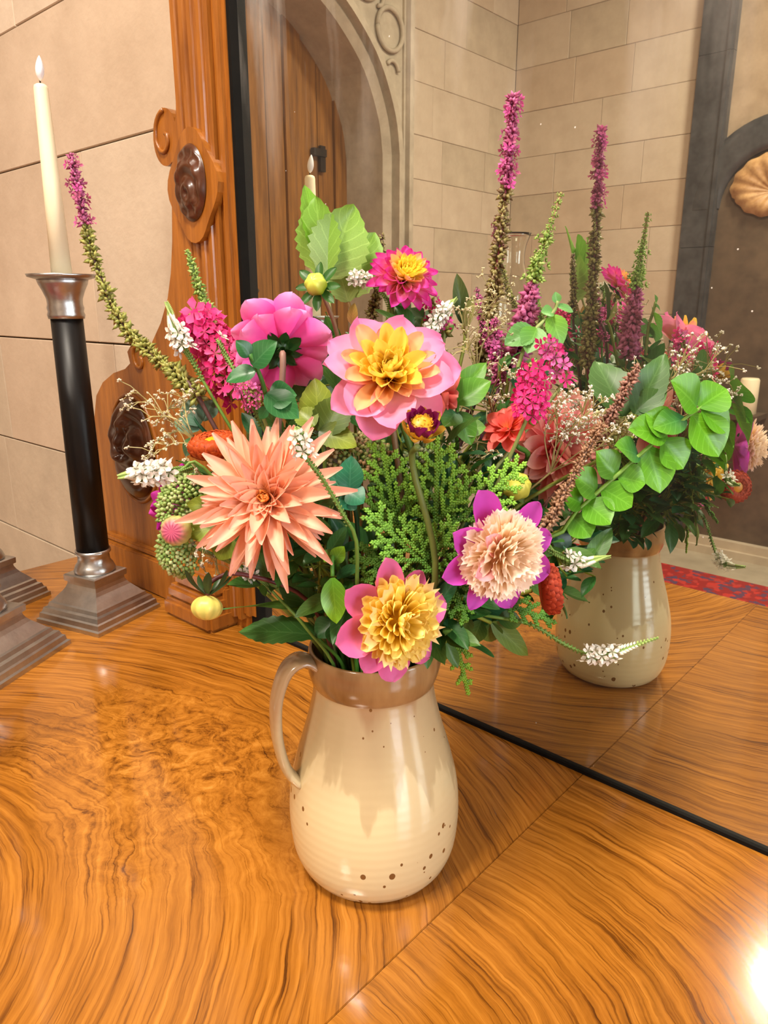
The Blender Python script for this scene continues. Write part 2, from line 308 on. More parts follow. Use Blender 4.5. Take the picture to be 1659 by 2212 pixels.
def m_glaze(name, neck):
    m, nt, b = nmat(name); L = nt.links
    tc = N(nt, 'ShaderNodeTexCoord'); sp = N(nt, 'ShaderNodeSeparateXYZ'); L.new(tc.outputs['Object'], sp.inputs[0])
    def noise(scale, stretch=(1, 1, 1), detail=4):
        mp = N(nt, 'ShaderNodeMapping'); mp.inputs['Scale'].default_value = stretch; L.new(tc.outputs['Object'], mp.inputs[0])
        n = N(nt, 'ShaderNodeTexNoise', i_Scale=scale, i_Detail=detail); L.new(mp.outputs[0], n.inputs['Vector']); return n.outputs[0]
    if neck:
        r = ramp(nt, [(.3, lin((120, 86, 50))), (.7, lin((172, 134, 88)))]); L.new(noise(40, (1, 1, .25)), r.inputs[0]); base = r.outputs[0]
    else:
        # dipped second glaze: jagged drips, higher on one side
        ad = N(nt, 'ShaderNodeMath', operation='MULTIPLY_ADD'); L.new(noise(34, (1, 1, .12), 3), ad.inputs[0]); ad.inputs[1].default_value = .16; L.new(sp.outputs[2], ad.inputs[2])
        a2 = N(nt, 'ShaderNodeMath', operation='MULTIPLY_ADD'); L.new(noise(9, (1, 1, .05), 1), a2.inputs[0]); a2.inputs[1].default_value = .22; L.new(ad.outputs[0], a2.inputs[2])
        r = ramp(nt, [(.300, lin((212, 194, 152))), (.306, lin((190, 170, 130))), (.372, lin((186, 164, 126))), (.395, lin((168, 138, 102)))]); L.new(a2.outputs[0], r.inputs[0])
        vo = N(nt, 'ShaderNodeTexVoronoi', i_Scale=130); mp = N(nt, 'ShaderNodeMapping'); mp.inputs['Scale'].default_value = (1, 1, .8); L.new(tc.outputs['Object'], mp.inputs[0]); L.new(mp.outputs[0], vo.inputs['Vector'])
        sc = N(nt, 'ShaderNodeSeparateXYZ'); L.new(vo.outputs['Color'], sc.inputs[0])
        th = N(nt, 'ShaderNodeMath', operation='MULTIPLY_ADD'); L.new(sc.outputs[0], th.inputs[0]); th.inputs[1].default_value = 1.1; th.inputs[2].default_value = -.62
        zz = N(nt, 'ShaderNodeMath', operation='MULTIPLY_ADD'); L.new(sp.outputs[2], zz.inputs[0]); zz.inputs[1].default_value = -1.5; L.new(th.outputs[0], zz.inputs[2])
        lt = N(nt, 'ShaderNodeMath', operation='LESS_THAN'); L.new(vo.outputs['Distance'], lt.inputs[0]); L.new(zz.outputs[0], lt.inputs[1])
        mc = N(nt, 'ShaderNodeMix', data_type='RGBA'); L.new(lt.outputs[0], mc.inputs[0]); L.new(r.outputs[0], mc.inputs[6]); mc.inputs[7].default_value = (*lin((116, 80, 44)), 1); base = mc.outputs[2]
    L.new(base, b.inputs['Base Color']); b.inputs['Roughness'].default_value = .2; b.inputs['Coat Weight'].default_value = .3
    wv = N(nt, 'ShaderNodeTexWave', bands_direction='Z', i_Scale=38, i_Distortion=1.5); L.new(tc.outputs['Object'], wv.inputs['Vector'])
    bu = N(nt, 'ShaderNodeBump', i_Strength=.05, i_Distance=.0015); L.new(wv.outputs['Fac'] if 'Fac' in wv.outputs else wv.outputs[1], bu.inputs['Height']); L.new(bu.outputs[0], b.inputs['Normal'])
    return m
M_GLAZE = m_glaze('speckled_glaze', False); M_NECK = m_glaze('brown_glaze', True)
M_FOOT = vary('bare_clay', lin((170, 130, 92)), lin((196, 158, 118)), 30, .8)

# ================================================================ THE ROOM
ZF = -1.02
def stone_block(u, v, d, bev=.006):       # local: u along x, v along z, face at y=-d .. 0
    b = bev; vs = [(0, 0, 0), (u, 0, 0), (u, 0, v), (0, 0, v), (0, -d+b, 0), (u, -d+b, 0), (u, -d+b, v), (0, -d+b, v),
                   (b, -d, b), (u-b, -d, b), (u-b, -d, v-b), (b, -d, v-b)]
    fs = [(0, 4, 5, 1)[::-1], (1, 5, 6, 2)[::-1], (2, 6, 7, 3)[::-1], (3, 7, 4, 0)[::-1], (4, 8, 9, 5)[::-1], (5, 9, 10, 6)[::-1], (6, 10, 11, 7)[::-1], (7, 11, 8, 4)[::-1], (8, 11, 10, 9)[::-1]]
    mb = MB(); mb.add(vs, fs); return mb.mesh('stone_block')
SM = [M_STONE, M_STONE, M_STONE2, M_STONE3]
def ashlar(parent, mw, zs, u0, u1, joints=None, lmin=.45, lmax=.8, seed=1, skip=None, gap=.0022, bev=.0022, d=.02):
    rr = random.Random(seed)
    for ci in range(len(zs)-1):
        z0, z1 = zs[ci], zs[ci+1]
        us = list(joints[ci]) if joints and joints.get(ci) else None
        if not us:
            us = [u0]; off = rr.uniform(.2, lmax)
            u = u0+off
            while u < u1-.15: us.append(u); u += rr.uniform(lmin, lmax)
            us.append(u1)
        for a, b in zip(us, us[1:]):
            if skip and skip(.5*(a+b), .5*(z0+z1)): continue
            me = stone_block(b-a-gap, z1-z0-gap, d+rr.uniform(-.0015, .0015), bev)
            obj('stone_block', me, SM[rr.randrange(4)], parent, mw @ Matrix.Translation((a+gap/2, 0, z0+gap/2)))
# wall behind the sideboard
mb = MB(); mb.box(-3.6, 3.2, .82, 1.0, ZF, 3.0)
wall_back = struct('wall_back', mb.mesh('wall_back'), M_MORTAR)
zs = [ZF, -.62, -.36, -.09, .175, .443, .818, 1.083, 1.36, 1.63, 1.9, 2.2, 2.5, 2.8]
mw = Matrix.Translation((0, .82, 0))
ashlar(wall_back, mw, zs, -3.08, -.95, {5: [-3.08, -2.3, -1.525, -.95], 4: [-3.08, -2.75, -2.05, -1.47, -.95], 6: [-3.08, -2.5, -1.16, -.95], 7: [-3.08, -2.1, -1.75, -.95]}, .6, 1.0, 3, gap=.0035, bev=.0015)
ashlar(wall_back, mw, zs, .95, 3.0, None, .6, 1.0, 5)
# side wall with the doorway (x = -3.08)
XA = -3.08; DY0, DY1 = -2.29, -.41
mb = MB(); mb.box(XA-.9, XA-.02, -3.6, DY0, ZF, 3.0); mb.box(XA-.9, XA-.02, DY1, .82, ZF, 3.0); mb.box(XA-.9, XA-.02, DY0, DY1, 2.62, 3.0)
wall_left = struct('wall_left', mb.mesh('wall_left'), M_MORTAR)
zc = [ZF+i*.2645 for i in range(0, 15)]
zc = [ZF]+[z for z in [-.86, -.595, -.33, -.065, .2, .465, .73, .995, 1.26, 1.505, 1.79, 2.06, 2.33, 2.62, 2.9]]
rot90 = Matrix.Rotation(PI/2, 4, 'Z')     # block face -y turns to +x, u runs along +y
mwA = Matrix.Translation((XA-.02, 0, 0)) @ rot90
ashlar(wall_left, mwA, zc, -3.4, DY0, None, .3, .7, 8)
ashlar(wall_left, mwA, zc, DY1, .80, None, .3, .7, 9)
# far wall (y = -3.4), seen only in the mirror
mb = MB(); mb.box(-4.0, 3.2, -3.7, -3.42, ZF, 3.0)
wall_front = struct('wall_front', mb.mesh('wall_front'), M_MORTAR)
mwB = Matrix.Translation((0, -3.42, 0)) @ Matrix.Rotation(PI, 4, 'Z')   # u runs along -x
ashlar(wall_front, mwB, zc, 1.83, 3.08, None, .32, .62, 12)
ashlar(wall_front, mwB, zc, -3.0, .83, None, .4, .7, 13)
mb = MB(); mb.box(3.0, 3.2, -3.6, .9, ZF, 3.0)
struct('wall_right', mb.mesh('wall_right'), M_STONE)
mb = MB(); mb.box(-4.0, 3.2, -3.7, 1.0, 3.0, 3.1)
struct('ceiling', mb.mesh('ceiling'), M_STONE)
mb = MB(); mb.box(-4.0, 3.2, -3.7, 1.0, ZF-.1, ZF)
floor = struct('floor', mb.mesh('floor'), M_FLOOR)
mb = MB(); mb.box(-2.7, 2.2, -2.93, -.5, ZF, ZF+.012)
rug = obj('rug', mb.mesh('rug'), M_CARPET); tag(rug, 'dark red patterned rug lying on the stone floor', 'rug')
# ---- doorway
ARC_H = [(-2.09, ZF), (-2.09, 1.37), (-2.055, 1.55), (-1.94, 1.77), (-1.77, 1.93), (-1.59, 2.04), (-1.35, 2.14)]
def arch_curve(off=0):
    h = spline([(p[0], p[1], 0) for p in ARC_H[1:]], 24)
    pts = [(ARC_H[0][0], ZF)]+[(p.x, p.y) for p in h]
    c = -1.35
    out = []
    for i, (y, z) in enumerate(pts):
        a = pts[max(i-1, 0)]; b = pts[min(i+1, len(pts)-1)]; t = Vector((b[0]-a[0], b[1]-a[1])).normalized()
        out.append((min(y+(-t.y)*off, c) if i < len(pts)-1 else c, z+(t.x*off)))
    out[0] = (out[0][0], ZF)
    return out+[(2*c-y, z) for y, z in out[-2::-1]]
inner = arch_curve(0); outer = arch_curve(.05)
def strip(mb, A, B, xa, xb):               # surface between two curves (y,z) at x=xa and x=xb
    n = len(A); mb.add([(xa, y, z) for y, z in A]+[(xb, y, z) for y, z in B], [(i, i+1, n+i+1, n+i) for i in range(n-1)])
mb = MB()
c1, c2, c3, c4 = arch_curve(0), arch_curve(.035), arch_curve(.06), arch_curve(.11)
strip(mb, c1, c1, XA-.4, XA-.05); strip(mb, c1, c2, XA-.05, XA-.01); strip(mb, c2, c2, XA-.01, XA-.03); strip(mb, c2, c3, XA-.03, XA-.03)
strip(mb, c3, c3, XA-.03, XA+.03); strip(mb, c3, c4, XA+.03, XA+.02); strip(mb, c4, c4, XA+.02, XA-.015)
# spandrel face out to the rectangular label moulding
rect = []
for (y, z) in c4:
    k = len(rect)/(len(c4)-1)
    yy = DY0+.06 if k < .5 else DY1-.06
    rect.append((yy, z) if z < 1.5 or True else (yy, z))
n = len(c4)
strip(mb, c4, [(r_[0], max(r_[1], ZF)) for r_ in rect], XA-.015, XA-.015)
top = [(y, z) for y, z in c4]; strip(mb, c4, [(y, 2.62) for y, z in c4], XA-.016, XA-.016)
arch_o = struct('trim_1', mb.mesh('arch'), M_ARCH)
arch_o.name = 'door_1'
for y0 in (DY0, DY1-.07):
    mb = MB(); mb.box(XA-.03, XA+.02, y0, y0+.03, ZF, 2.6); mb.box(XA-.03, XA+.035, y0+.03, y0+.055, ZF, 2.6); mb.box(XA-.03, XA, y0+.055, y0+.07, ZF, 2.6)
    obj('label_moulding', mb.mesh('label_moulding'), M_ARCH, arch_o)
mb = MB(); mb.box(XA-.03, XA+.03, DY0, DY1, 2.55, 2.62); obj('label_moulding', mb.mesh('label_moulding'), M_ARCH, arch_o)
def ring(c, r, rr_, seg=28, x=XA, a0=0, a1=2*PI):
    mb = MB(); mb.tube([(x, c[0]+r*math.cos(a0+(a1-a0)*i/seg), c[1]+r*math.sin(a0+(a1-a0)*i/seg)) for i in range(seg+1)], rr_, 6); return mb.mesh('tracery', True)
for s in (0, 1):
    fy = (lambda y: y) if s == 0 else (lambda y: -2.70-y)
    for cyz, r_ in (((-2.10, 2.0), .105), ((-1.90, 2.22), .12), ((-2.10, 2.34), .10)):
        obj('tracery_ring', ring((fy(cyz[0]), cyz[1]), r_, .014), M_ARCH, arch_o)
    for cyz, r_, a in (((-2.12, 1.80), .05, .5), ((-2.0, 2.13), .04, 2.2), ((-1.72, 2.24), .05, 1.0)):
        obj('tracery_cusp', ring((fy(cyz[0]), cyz[1]), r_, .012, 12, XA, a, a+2.6), M_ARCH, arch_o)
# door leaf: boards, rails, straps
XD = XA-.38
edges = [-2.12+i*.128 for i in range(13)]
def ztop(y):
    best = 2.14
    for (a, za), (b, zb) in zip(inner, inner[1:]):
        if min(a, b) <= y <= max(a, b) and abs(b-a) > 1e-5: best = za+(zb-za)*(y-a)/(b-a); break
    return best
for i, (a, b) in enumerate(zip(edges, edges[1:])):
    mb = MB(); d = .02 if i % 3 else .035
    za, zb = ztop(max(a, -2.085)), ztop(max(b, -2.085)); n = 5
    mb.box(XD-.05, XD+d, a+.003, b-.003, ZF+.01, max(za, zb)+.05)
    obj('door_board', mb.mesh('door_board'), M_DOOR, arch_o)
for y0, y1, z0 in ((-2.05, -1.80, .95), (-1.35, -1.02, .95), (-2.05, -1.62, -.5)):
    mb = MB(); mb.box(XD+.03, XD+.05, y0, y1, z0, z0+.06); obj('hinge_strap', mb.mesh('hinge_strap'), M_IRON, arch_o)
mb = MB(); mb.box(XD+.03, XD+.05, -1.90, -1.86, 1.28, 1.42); mb.box(XD+.03, XD+.06, -1.90, -1.80, 1.36, 1.40); obj('latch_plate', mb.mesh('latch_plate'), M_IRON, arch_o)
mb = MB(); mb.tube([(XD+.03, -1.33, .60), (XD+.07, -1.33, .60), (XD+.08, -1.20, .61), (XD+.07, -1.12, .60)], .012, 8); obj('door_handle', mb.mesh('door_handle', True), M_BRASS, arch_o)
# ---- marble niche on the far wall
YB = -3.42
def bx(x0, x1, z0, z1, y0=YB, y1=YB+.05):
    mb = MB(); mb.box(x0, x1, y0, y1, z0, z1); return mb
niche = struct('trim_1', bx(-1.64, -1.02, ZF, 1.08, YB, YB+.02).mesh('niche_panel'), M_BROWNSTONE)
obj('spandrel', bx(-1.64, -1.02, 1.08, 2.75, YB, YB+.012).mesh('spandrel'), M_SPANDREL, niche)
for x0 in (-1.83, -1.025):
    for z0, z1 in ((ZF, -.2), (-.2, .86), (.86, 1.9), (1.9, 2.75)):
        mb = bx(x0, x0+.195, z0, z1-.003, YB, YB+.06); mb.box(x0+.16, x0+.18, YB+.06, YB+.072, z0, z1-.003)
        obj('jamb_block', mb.mesh('jamb_block'), M_BLACKSTONE, niche)
AC = (-1.33, 1.07); mb = MB(); seg = 28; vs = []; fs = []
for i in range(seg+1):
    a = PI*i/seg
    for r_, y in ((.30, YB), (.30, YB+.05), (.335, YB+.062), (.44, YB+.062), (.48, YB+.045), (.48, YB)):
        vs.append((AC[0]+r_*math.cos(a), y, AC[1]+r_*math.sin(a)))
for i in range(seg):
    for k in range(5): fs.append((i*6+k, i*6+k+1, (i+1)*6+k+1, (i+1)*6+k))
mb.add(vs, fs); obj('niche_arch', mb.mesh('niche_arch', True), M_BLACKSTONE, niche)
vs = [(AC[0], YB+.016, AC[1])]+[(AC[0]+.302*math.cos(PI*i/24), YB+.016, AC[1]+.302*math.sin(PI*i/24)) for i in range(25)]
mb = MB(); mb.add(vs, [(0, i+2, i+1) for i in range(24)]); obj('tympanum', mb.mesh('tympanum'), M_BROWNSTONE, niche)
mb = MB(); vs = []; nr, na = 8, 72
for i in range(nr+1):
    t = i/nr
    for k in range(na):
        a = 2*PI*k/na; rib = .5+.5*math.cos(a*14)
        rad = .228*t*(1+.05*(rib-.5)*t)*(1.0 if math.sin(a) > -.3 else .92)
        vs.append((-1.345+rad*math.cos(a), YB+.025+.055*math.sin(t*PI*.5)*(1-.75*t**4)+.014*rib*t*(1-t**6), 1.17+rad*math.sin(a)*.78-.03*(1-t)))
fs = [(i*na+k, i*na+(k+1) % na, (i+1)*na+(k+1) % na, (i+1)*na+k) for i in range(nr) for k in range(na)]
mb.add(vs, fs); obj('shell_carving', mb.mesh('shell', True), M_SHELL, niche, label='gilt brown ribbed scallop shell carving')
for y0, y1, h in ((YB, YB+.10, .05), (YB, YB+.07, .10)):
    obj('plinth_step', bx(-1.9, -.76, ZF, ZF+h, y0, y1).mesh('plinth_step'), M_STONE3, niche)
mb = MB(); mb.lathe([(.0, .05), (.004, .054), (.20, .052), (.21, .045), (.212, .02)], 28)
pc = obj('pillar_candle', mb.mesh('pillar_candle', True), M_WAX, None, Matrix.Translation((-1.30, YB+.14, -.10)))
tag(pc, 'thick ivory pillar candle on a stone bracket against the marble niche', 'candle')
mb = MB(); mb.box(-1.385, -1.215, YB, YB+.22, -.13, -.10); mb.box(-1.355, -1.245, YB, YB+.12, -.17, -.13); obj('bracket', mb.mesh('bracket'), M_BROWNSTONE, niche)

# ================================================================ SIDEBOARD
sb = thing('sideboard', 'long oak sideboard with figured orange-brown veneered top', 'sideboard', (0, .38, ZF))
TX0, TX1, TY0, TY1, SEAM = -1.49, 1.49, .04, .79, -.318
def bevbox(x0, x1, y0, y1, z0, z1, b=.003):
    me = bpy.data.meshes.new('panel'); import bmesh
    bm = bmesh.new(); bmesh.ops.create_cube(bm, size=1)
    for v in bm.verts: v.co = Vector(((x0+x1)/2+v.co.x*(x1-x0), (y0+y1)/2+v.co.y*(y1-y0), (z0+z1)/2+v.co.z*(z1-z0)))
    bmesh.ops.bevel(bm, geom=bm.edges[:], offset=b, segments=2, affect='EDGES'); bm.to_mesh(me); bm.free(); return me
obj('veneer_panel', bevbox(TX0, SEAM-.0002, TY0, TY1, -.03, 0, .0006), M_VENL, sb, label='burr figured veneer with swirling grain')
obj('veneer_panel', bevbox(SEAM+.0002, TX1, TY0, TY1, -.03, 0, .0006), M_VENR, sb, label='straight to arching grained veneer')
mb = MB(); prof = [(0, -.03), (-.012, -.03), (-.016, -.036), (-.012, -.046), (0, -.05)]
obj('edge_moulding', bevbox(TX0-.008, TX1+.008, TY0-.008, TY1, -.052, -.0305, .004), M_OAK, sb)
obj('carcass', bevbox(TX0+.04, TX1-.04, TY0+.04, TY1, ZF+.08, -.052, .004), M_OAK, sb)
for i in range(4):
    a = TX0+.08+i*.72
    d = obj('door', bevbox(a, a+.66, TY0+.025, TY0+.042, ZF+.14, -.12, .004), M_OAK, sb)
    mb = MB(); mb.tube([(a+.6, TY0+.03, -.45), (a+.6, TY0, -.45), (a+.6, TY0-.004, -.45)], [.006, .008, .014], 10); obj('knob', mb.mesh('knob', True), M_BRASS, d)
obj('plinth', bevbox(TX0+.06, TX1-.06, TY0+.06, TY1, ZF, ZF+.08, .004), M_OAKDARK, sb)

# ================================================================ OVERMANTEL MIRROR
om = thing('overmantel_mirror', 'carved oak framed mirror standing at the back of the sideboard', 'mirror', (0, .70, 0))
mb = MB(); mb.box(-.906, .906, MIR, MIR+.004, .003, 1.75); obj('mirror_glass', mb.mesh('mirror_glass'), M_MIRROR, om, label='old mirror glass with faint haze, smears and specks')
mb = MB(); mb.box(-1.0, 1.0, MIR+.0045, .76, 0, 1.8); obj('back_board', mb.mesh('back_board'), M_OAK, om)
mb = MB(); mb.box(-.906, .906, MIR-.0045, MIR, 0, .0045); obj('fillet', mb.mesh('fillet'), M_FILLET, om, label='black strip along the glass')
for s in (-1, 1):
    mb = MB(); mb.box(min(s*.907, s*.896), max(s*.907, s*.889), MIR-.014, MIR, 0, 1.75); obj('fillet', mb.mesh('fillet'), M_FILLET, om)
PY = .692
sil_px = [(376, -40), (378, 100), (380, 240), (372, 330), (371, 420), (372, 520), (369, 590), (362, 645), (347, 698), (328, 740), (304, 752), (284, 744), (275, 760), (281, 785), (270, 797), (245, 806), (222, 826), (208, 855), (204, 900), (207, 960), (215, 1040), (221, 1100), (226, 1165)]
sil = [ony(x, y, PY) for x, y in sil_px]
def sil_poly(): 
    p = [(sil[0][0], 1.8)]+sil+[(sil[-1][0], 0), (-.905, 0), (-.905, 1.8)]
    return p
def mirx(poly): return [(-x, z) for x, z in poly][::-1]
def medallion(cx, cz, hw, hh, y, sgn, big):
    mb = MB(); nr, na = 22, 56; vs = []
    for i in range(nr+1):
        t = i/nr
        for k in range(na):
            a = 2*PI*k/na; X = t*math.cos(a); Z = t*math.sin(a)
            h = .55*math.sqrt(max(0, 1-t*t*.96))
            if big: h += .16*math.sin(9*(math.hypot(X-.3, Z-.2))+2.0*math.atan2(Z+.1, X+.25))*(1-t**5)+.08*math.sin(16*Z+4*X)*(1-t**3)
            else: h += .14*math.sin(10*math.hypot(X, Z*1.2+.35)-1)*(1-t**4)+(.12*abs(math.sin(a*5)) if .55 < t < .92 else 0)
            vs.append((sgn*(cx+hw*X), y-hw*.62*h, cz+hh*Z))
    fs = [(i*na+k, i*na+(k+1) % na, (i+1)*na+(k+1) % na, (i+1)*na+k) for i in range(nr) for k in range(na)]
    if sgn > 0: fs = [f[::-1] for f in fs]
    mb.add(vs, fs); return mb.mesh('medallion', True)
for s in (-1, 1):
    S = (lambda poly: poly) if s < 0 else mirx
    sg = 1 if s < 0 else -1               # multiply traced x (negative) by sg
    mb = MB(); mb.prism(S(sil_poly())[::-1], PY, MIR+.02); post = obj('frame_post', mb.mesh('frame_post'), M_OAK, om)
    # fluted pilaster
    x0, x1 = -1.008, -.922; n = 40; prof = []
    for i in range(n+1):
        t = i/n; ph = (t*4.0) % 1; g = .0
        if .06 < t < .94: q = (t-.06)/.88*4 % 1; g = .007*max(0, 1-abs(q-.5)/.22)**.5
        prof.append((x0+(x1-x0)*t, PY-.011+g))
    for z0, z1 in ((.02, 1.75),):
        mb = MB(); vs = [(sg*x, y, z) for z in (z0, z1) for x, y in prof]+[(sg*x0, PY, z0), (sg*x1, PY, z0), (sg*x0, PY, z1), (sg*x1, PY, z1)]
        m_ = n+1; fs = [(i, i+1, m_+i+1, m_+i) for i in range(n)]+[(0, m_, 2*m_+2, 2*m_), (n, 2*m_+1, 2*m_+3, m_+n)]
        fs += [tuple([2*m_]+list(range(0, m_))+[2*m_+1]), tuple([2*m_+2]+list(range(m_, 2*m_))+[2*m_+3])]
        mb.add(vs, fs if sg > 0 else [f[::-1] for f in fs]); obj('fluted_pilaster', mb.mesh('fluted_pilaster'), M_OAK, om)
    # boss carrying the upper medallion
    poly = [(-.972+.056*math.cos(2*PI*k/36)*(1+.12*math.cos(8*PI*k/36)), .686+.074*math.sin(2*PI*k/36)*(1+.05*math.cos(8*PI*k/36))) for k in range(36)]
    mb = MB(); mb.prism(S(poly)[::-1], PY-.018, PY); obj('boss', mb.mesh('boss'), M_OAK, om)
    obj('medallion', medallion(-.972, .690, .036, .052, PY-.017, sg, False), M_CARVE, om, label='dark carved oval medallion')
    obj('medallion', medallion(-1.232, .266, .072, .092, PY+.001, sg, True), M_CARVE, om, label='large dark carved foliage medallion')
    poly = [(-1.232+.079*math.cos(2*PI*k/40), .266+.100*math.sin(2*PI*k/40)) for k in range(40)]
    mb = MB(); mb.tube([(sg*x, PY, z) for x, z in poly+poly[:1]], .004, 6); obj('medallion_rim', mb.mesh('medallion_rim', True), M_OAK, om)
    # inner moulding towards the glass
    for a, b, y in ((-.922, -.913, .688), (-.913, -.903, .684), (-.903, -.895, .690)):
        mb = MB(); mb.box(min(sg*a, sg*b), max(sg*a, sg*b), y, MIR, 0.03, 1.75); obj('inner_moulding', mb.mesh('inner_moulding'), M_OAK, om)
    # volute behind the pilaster
    vc = (-1.062, .765); poly = [(vc[0]+.032*math.cos(2*PI*k/30), vc[1]+.040*math.sin(2*PI*k/30)) for k in range(30)]
    mb = MB(); mb.prism(S(poly)[::-1], .694, .74); obj('volute', mb.mesh('volute'), M_OAK, om)
    mb = MB(); mb.tube([(sg*(vc[0]+(.030-.0045*a)*math.cos(a+1.5)), .693, vc[1]+(.037-.0055*a)*math.sin(a+1.5)) for a in [k*.25 for k in range(24)]], .0035, 6); obj('volute_scroll', mb.mesh('volute_scroll', True), M_OAK, om)
    vc = (-1.185, .43); poly = [(vc[0]+.026*math.cos(2*PI*k/24), vc[1]+.028*math.sin(2*PI*k/24)) for k in range(24)]
    mb = MB(); mb.tube([(sg*(vc[0]+(.024-.004*a)*math.cos(a+2)), PY-.001, vc[1]+(.026-.0042*a)*math.sin(a+2)) for a in [k*.3 for k in range(18)]], .0032, 6); obj('volute_scroll', mb.mesh('volute_scroll', True), M_OAK, om)
    # base mouldings and foot block
    for a, b, y, z0, z1 in ((-1.365, -.95, .672, 0, .070), (-1.362, -.95, .680, .070, .082)):
        obj('base_moulding', bevbox(min(sg*a, sg*b), max(sg*a, sg*b), y, MIR, z0, z1, .003), M_OAK, om)
    for a, b, y, z0, z1 in ((-1.085, -.948, .636, 0, .032), (-1.079, -.952, .642, .032, .056), (-1.068, -.956, .650, .056, .092)):
        obj('foot_block', bevbox(min(sg*a, sg*b), max(sg*a, sg*b), y, MIR+.02, z0, z1, .006), M_OAK, om)

# ================================================================ CANDLESTICKS
def candlestick(label, cx, cy, rotz, side, zc, cl, candle_label, lean=(0, 0)):
    t = thing('candlestick', label, 'candlestick', (cx, cy, 0), 'pewter and black candlesticks on the sideboard')
    mw = Matrix.Translation((cx, cy, 0)) @ Matrix.Rotation(rotz, 4, 'Z'); h = side/2; k = zc/.568
    P = [(0, 1), (.007, 1), (.009, .955), (.017, .94), (.019, .90), (.026, .87), (.028, .80), (.034, .775), (.036, .73), (.044, .64), (.052, .545), (.058, .49), (.064, .455), (.068, .45), (.070, .50), (.080, .505), (.082, .47)]
    mb = MB(); mb.squarelathe([(z, h*f) for z, f in P]); obj('base', mb.mesh('base'), M_PEWTER, t, mw)
    mb = MB(); mb.lathe([(.081, .0325), (.086, .034), (.094, .031), (.1, .0265), (.112, .0255), (.116, .029), (.121, .0285)], 36); obj('collar', mb.mesh('collar', True), M_PEWTER, t, mw)
    mb = MB(); mb.lathe([(.12, .0262), (zc*.5, .0254), (zc-.064, .0240)], 36); obj('column', mb.mesh('column', True), M_BLACK, t, mw, label='black lacquered column')
    z = zc-.566
    mb = MB(); mb.lathe([(z+.500, .0265), (z+.506, .028), (z+.511, .0262), (z+.516, .0275), (z+.522, .026), (z+.53, .0265), (z+.542, .031), (z+.552, .036), (z+.560, .038)], 36); obj('cup', mb.mesh('cup', True), M_PEWTER, t, mw)
    mb = MB(); mb.lathe([(z+.558, .036), (z+.562, .050), (z+.566, .052), (z+.566, .016), (z+.558, .014)], 40, cap1=False); obj('drip_pan', mb.mesh('drip_pan', True), M_PEWTER, t, mw)
    c = thing('candle', candle_label, 'candle', (cx, cy, zc-.006), 'ivory taper candles on the sideboard')
    mw2 = Matrix.Translation((cx, cy, zc-.006)) @ Matrix.Rotation(lean[0], 4, 'X') @ Matrix.Rotation(lean[1], 4, 'Y')
    mb = MB(); mb.lathe([(0, .0155), (cl*.5, .0125), (cl-.006, .0100), (cl-.002, .0090), (cl, .006)], 24); obj('wax', mb.mesh('wax', True), M_WAX, c, mw2)
    mb = MB(); mb.tube([(0, 0, cl-.002), (0, 0, cl+.006)], .0012, 6); obj('wick', mb.mesh('wick'), M_WICK, c, mw2)
    mb = MB(); mb.lathe([(cl+.004+.032*i/9, .0056*math.sin(PI*(i/9)**.8)**.8+.0005) for i in range(10)], 14); obj('flame_tip', mb.mesh('flame_tip', True), M_FLAME, c, mw2 @ Matrix.Translation((0, 0, cl)) @ Matrix.Rotation(.16, 4, 'Y') @ Matrix.Translation((0, 0, -cl)), label='white plastic flame of an LED candle')
candlestick('tall pewter candlestick with black column beside the carved mirror post', -1.163, .559, math.radians(16), .143, .566, .268, 'ivory taper candle standing beside the carved oak mirror post')
candlestick('pewter candlestick between table end and the tall black-columned candlestick', -1.364, .454, math.radians(18), .143, .566, .268, 'ivory taper candle in the candlestick closest to the table end')
candlestick('lower pewter candlestick with broad base standing towards the table front', -1.125, .362, math.radians(27), .162, .500, .266, 'ivory taper candle whose reflection shows in front of the wooden door', (0, 0))
# hurricane shade seen in the mirror
hv = CAM + ray(1150, 580)*1.50; hp = Vector((hv.x, 2*MIR-hv.y, 0)); hp.y = max(hp.y, .105)
ht = thing('hurricane_lamp', 'clear glass hurricane shade on a slim pewter stem near the table front', 'lamp', hp)
mw = Matrix.Translation(hp); zt = .655
mb = MB(); mb.lathe([(0, .055), (.008, .055), (.014, .03), (.03, .012), (.2, .009), (.43, .011), (.45, .03), (.458, .032)], 28); obj('stem', mb.mesh('stem', True), M_PEWTER, ht, mw)
prof = [(.455, .026), (.475, .034), (.51, .0425), (.545, .040), (.575, .030), (.60, .0225), (.63, .024), (.655, .033)]
pts = spline([(r, 0, z) for z, r in prof], 28)
mb = MB(); mb.lathe([(p.z, p.x) for p in pts]+[(p.z, p.x-.0015) for p in pts[::-1]], 32, cap0=False, cap1=False); obj('glass_shade', mb.mesh('glass_shade', True), M_GLASS, ht, mw)

